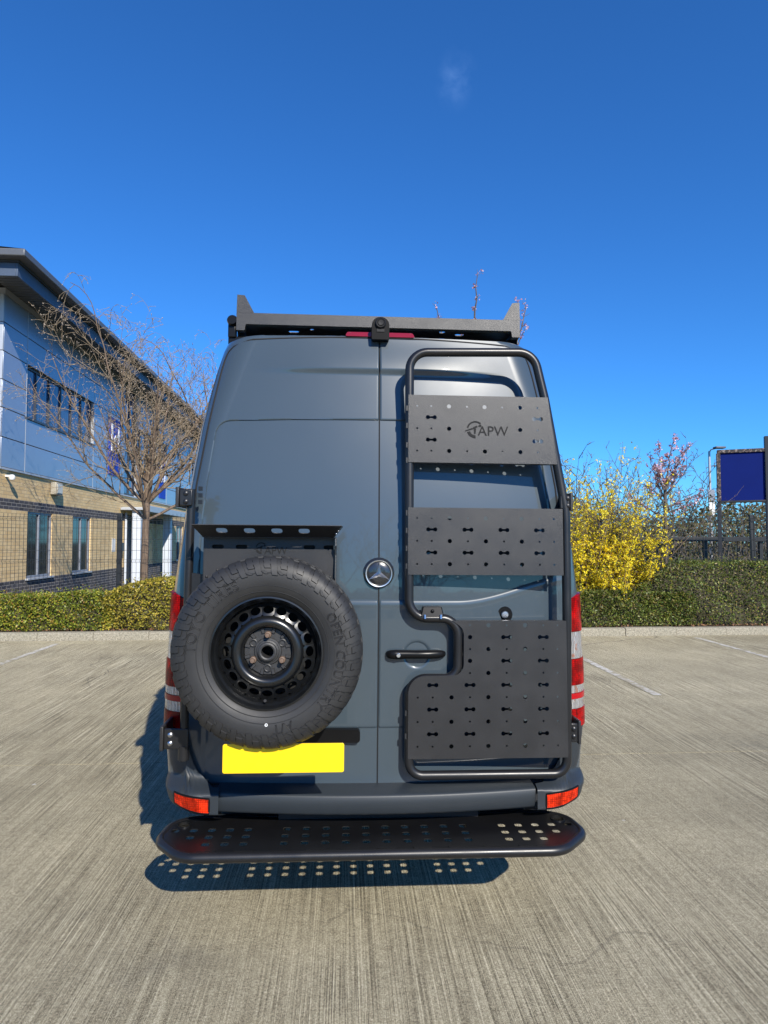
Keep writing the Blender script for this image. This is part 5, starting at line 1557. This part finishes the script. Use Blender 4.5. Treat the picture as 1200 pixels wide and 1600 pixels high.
def roof_rack():
    r = thing('roof_rack', 'low black steel roof rack with end fins on the van roof', 'roof rack', (.165, 3.3, 2.74), VAN)
    x0, x1, y0 = -.562, .893, 3.30
    # rear cross bar: C-shaped face with deeper ends
    out = [(x0, 2.722), (x0 + .042, 2.722), (x0 + .046, 2.754), (x1 - .046, 2.754), (x1 - .042, 2.722), (x1, 2.722), (x1, 2.812), (x0, 2.812)]
    out = fil2(out, [.003, .004, .008, .008, .004, .003, .003, .003], 3)
    part('rear_bar', MB().plate(out, [], lambda a, b, w: (a, y0 + w, b), .04), POWDER, r, smooth=None, bevel=.003)
    for sgn, xa in ((1, x0), (-1, x1)):
        part('end_fin', MB().plate([(xa, 2.813), (xa + sgn * .088, 2.813), (xa + sgn * .040, 2.902), (xa + sgn * .002, 2.905)], [], lambda a, b, w: (a, y0 + .002 + w, b), .004), POWDER, r, smooth=None)
        part('side_rail', MB().box(*sorted((xa, xa + sgn * .004)), y0 + .041, 7.2, 2.70, 2.90), POWDER, r)
        part('rail_foot', MB().plate([(y0 + .05, 2.70), (y0 + .30, 2.70), (y0 + .36, 2.66), (y0 + .10, 2.66)], [], lambda a, b, w: (xa + sgn * .03 + w, a, b), .005), TUBE, r)
    # deck with slots; a few show the sky from below
    H = [rrect(-.29, 3.42, .055, .045, .012), rrect(-.29, 3.52, .055, .03, .01), rrect(-.09, 3.42, .055, .045, .012), circ(-.19, 3.475, .012, 8), rrect(.51, 3.46, .03, .03, .008), rrect(.41, 3.42, .05, .04, .012), rrect(.61, 3.42, .05, .04, .012), rrect(.61, 3.50, .05, .03, .012)]
    def zig(x, n, w):
        top = []; t = .007
        pts = [(x + w * k, 3.39 if k % 2 == 0 else 3.45) for k in range(n)]
        return [(a, b - t) for a, b in pts] + [(a, b + t) for a, b in reversed(pts)]
    H += [zig(.045, 4, .026), zig(.235, 5, .028), rrect(.0, 3.42, .02, .05, .006), rrect(-.03, 3.43, .018, .04, .006)]
    for k in range(9):
        for x in (-.35, -.10, .165, .43, .68): H.append(rrect(x, 3.78 + k * .38, .16, .05, .02, 3))
    part('deck', MB().plate([(x0 + .005, y0 + .041), (x1 - .005, y0 + .041), (x1 - .005, 7.2), (x0 + .005, 7.2)], H, lambda a, b, w: (a, b, 2.79 + w), .004), POWDER, r, smooth=None)
    for k in range(7): part('cross_bar', MB().box(x0 + .006, x1 - .006, 3.62 + k * .55, 3.66 + k * .55, 2.755, 2.788), TUBE, r)
    # corner lamp on the left and a low round aerial
    lm = part('side_lamp', MB().lathe([(.0005, -.03), (.022, -.03), (.027, -.02), (.027, .02), (.0005, .03)], (x0 - .022, y0 + .03, 2.775), 20), BLACKP, r)
    part('lamp_bracket', MB().box(x0 - .045, x0 - .004, y0 + .02, y0 + .06, 2.69, 2.765).box(x0 - .045, x0 + .06, y0 + .03, y0 + .08, 2.655, 2.70), BLACKP, r, bevel=.006)
    a = thing('round_aerial', 'low black round aerial on the left part of the roof rack', 'aerial', (-.39, 3.45, 2.794), VAN)
    part('base', MB().lathe([(.0005, .0), (.055, .0), (.055, .02), (.05, .03), (.0005, .034)], (-.39, 3.45, 2.796), 28, axis='Z'), BLACKP, a)
    part('cap', MB().lathe([(.0005, .033), (.046, .030), (.036, .040), (.0005, .046)], (-.39, 3.45, 2.796), 28, axis='Z'), FASCIA, a)
roof_rack()

def step():
    s = thing('rear_step', 'black perforated rear step with a tubular edge under the bumper', 'step', (.15, 2.85, .40), VAN)
    Z = .400
    loop = [(-.640, 2.690), (.905, 2.690), (1.045, 2.838), (1.02, 2.995), (.93, 3.045), (-.66, 3.045), (-.745, 2.995), (-.765, 2.838)]
    path = fillet([(x, y, Z) for x, y in loop], [.13, .13, .10, .10, .13, .13, .10, .10], 9)
    part('edge_tube', MB().tube(path, .0205, 16, closed=True), TUBE, s, smooth=60)
    cxm, cym = .14, 2.87
    inner = [(x - .006 * (1 if x > cxm else -1), y - .004 * (1 if y > cym else -1)) for x, y in loop]
    out = fil2(inner, [.125, .125, .095, .095, .125, .125, .095, .095], 7)
    H = []
    rowsY = [2.905, 2.838, 2.772]
    for j, y in enumerate(rowsY):
        sh = 0
        for k in range(10): H.append(rrect(-.240 + k * .0853, y, .033, .033, .010))
        for k in range(5 - (j > 0) - (j > 1)):
            H.append(rrect(.700 + k * .0745, y, .033, .033, .010))
            H.append(rrect(-.405 - k * .0770, y, .033, .033, .010))
    H += [circ(.968, 2.955, .026, 18), circ(-.688, 2.955, .026, 18)]
    # small cut-out mark near the left end
    def arc(cx, cy, a0, a1, r0, r1): return [(cx + r1 * math.cos(R(a)), cy + r1 * math.sin(R(a))) for a in np.linspace(a0, a1, 10)] + [(cx + r0 * math.cos(R(a)), cy + r0 * math.sin(R(a))) for a in np.linspace(a1, a0, 10)]
    part('tread_plate', MB().plate(out, H, lambda a, b, w: (a, b, Z + .012 + w), .004), STEPM, s, smooth=None)
    for x in (.968, -.688): part('eye_ring', MB().lathe([(.026, .017), (.026, .008), (.031, .008), (.031, .021), (.026, .021)], (x, 2.955, Z), 24, closed_prof=True, axis='Z'), STEPM, s)
    x = -.58
    while x < .86:
        part('weld_tab', MB().box(x, x + .075, 2.700, 2.712, Z + .0165, Z + .0205), STEPM, s); x += .145
    for x in (-.30, .60):
        part('mounting_arm', MB().box(x - .04, x + .04, 3.03, 3.9, .34, .42), TUBE, s, bevel=.006)
    part('cross_beam', MB().box(-.55, .85, 3.07, 3.13, .36, .43), TUBE, s, bevel=.006)
step()
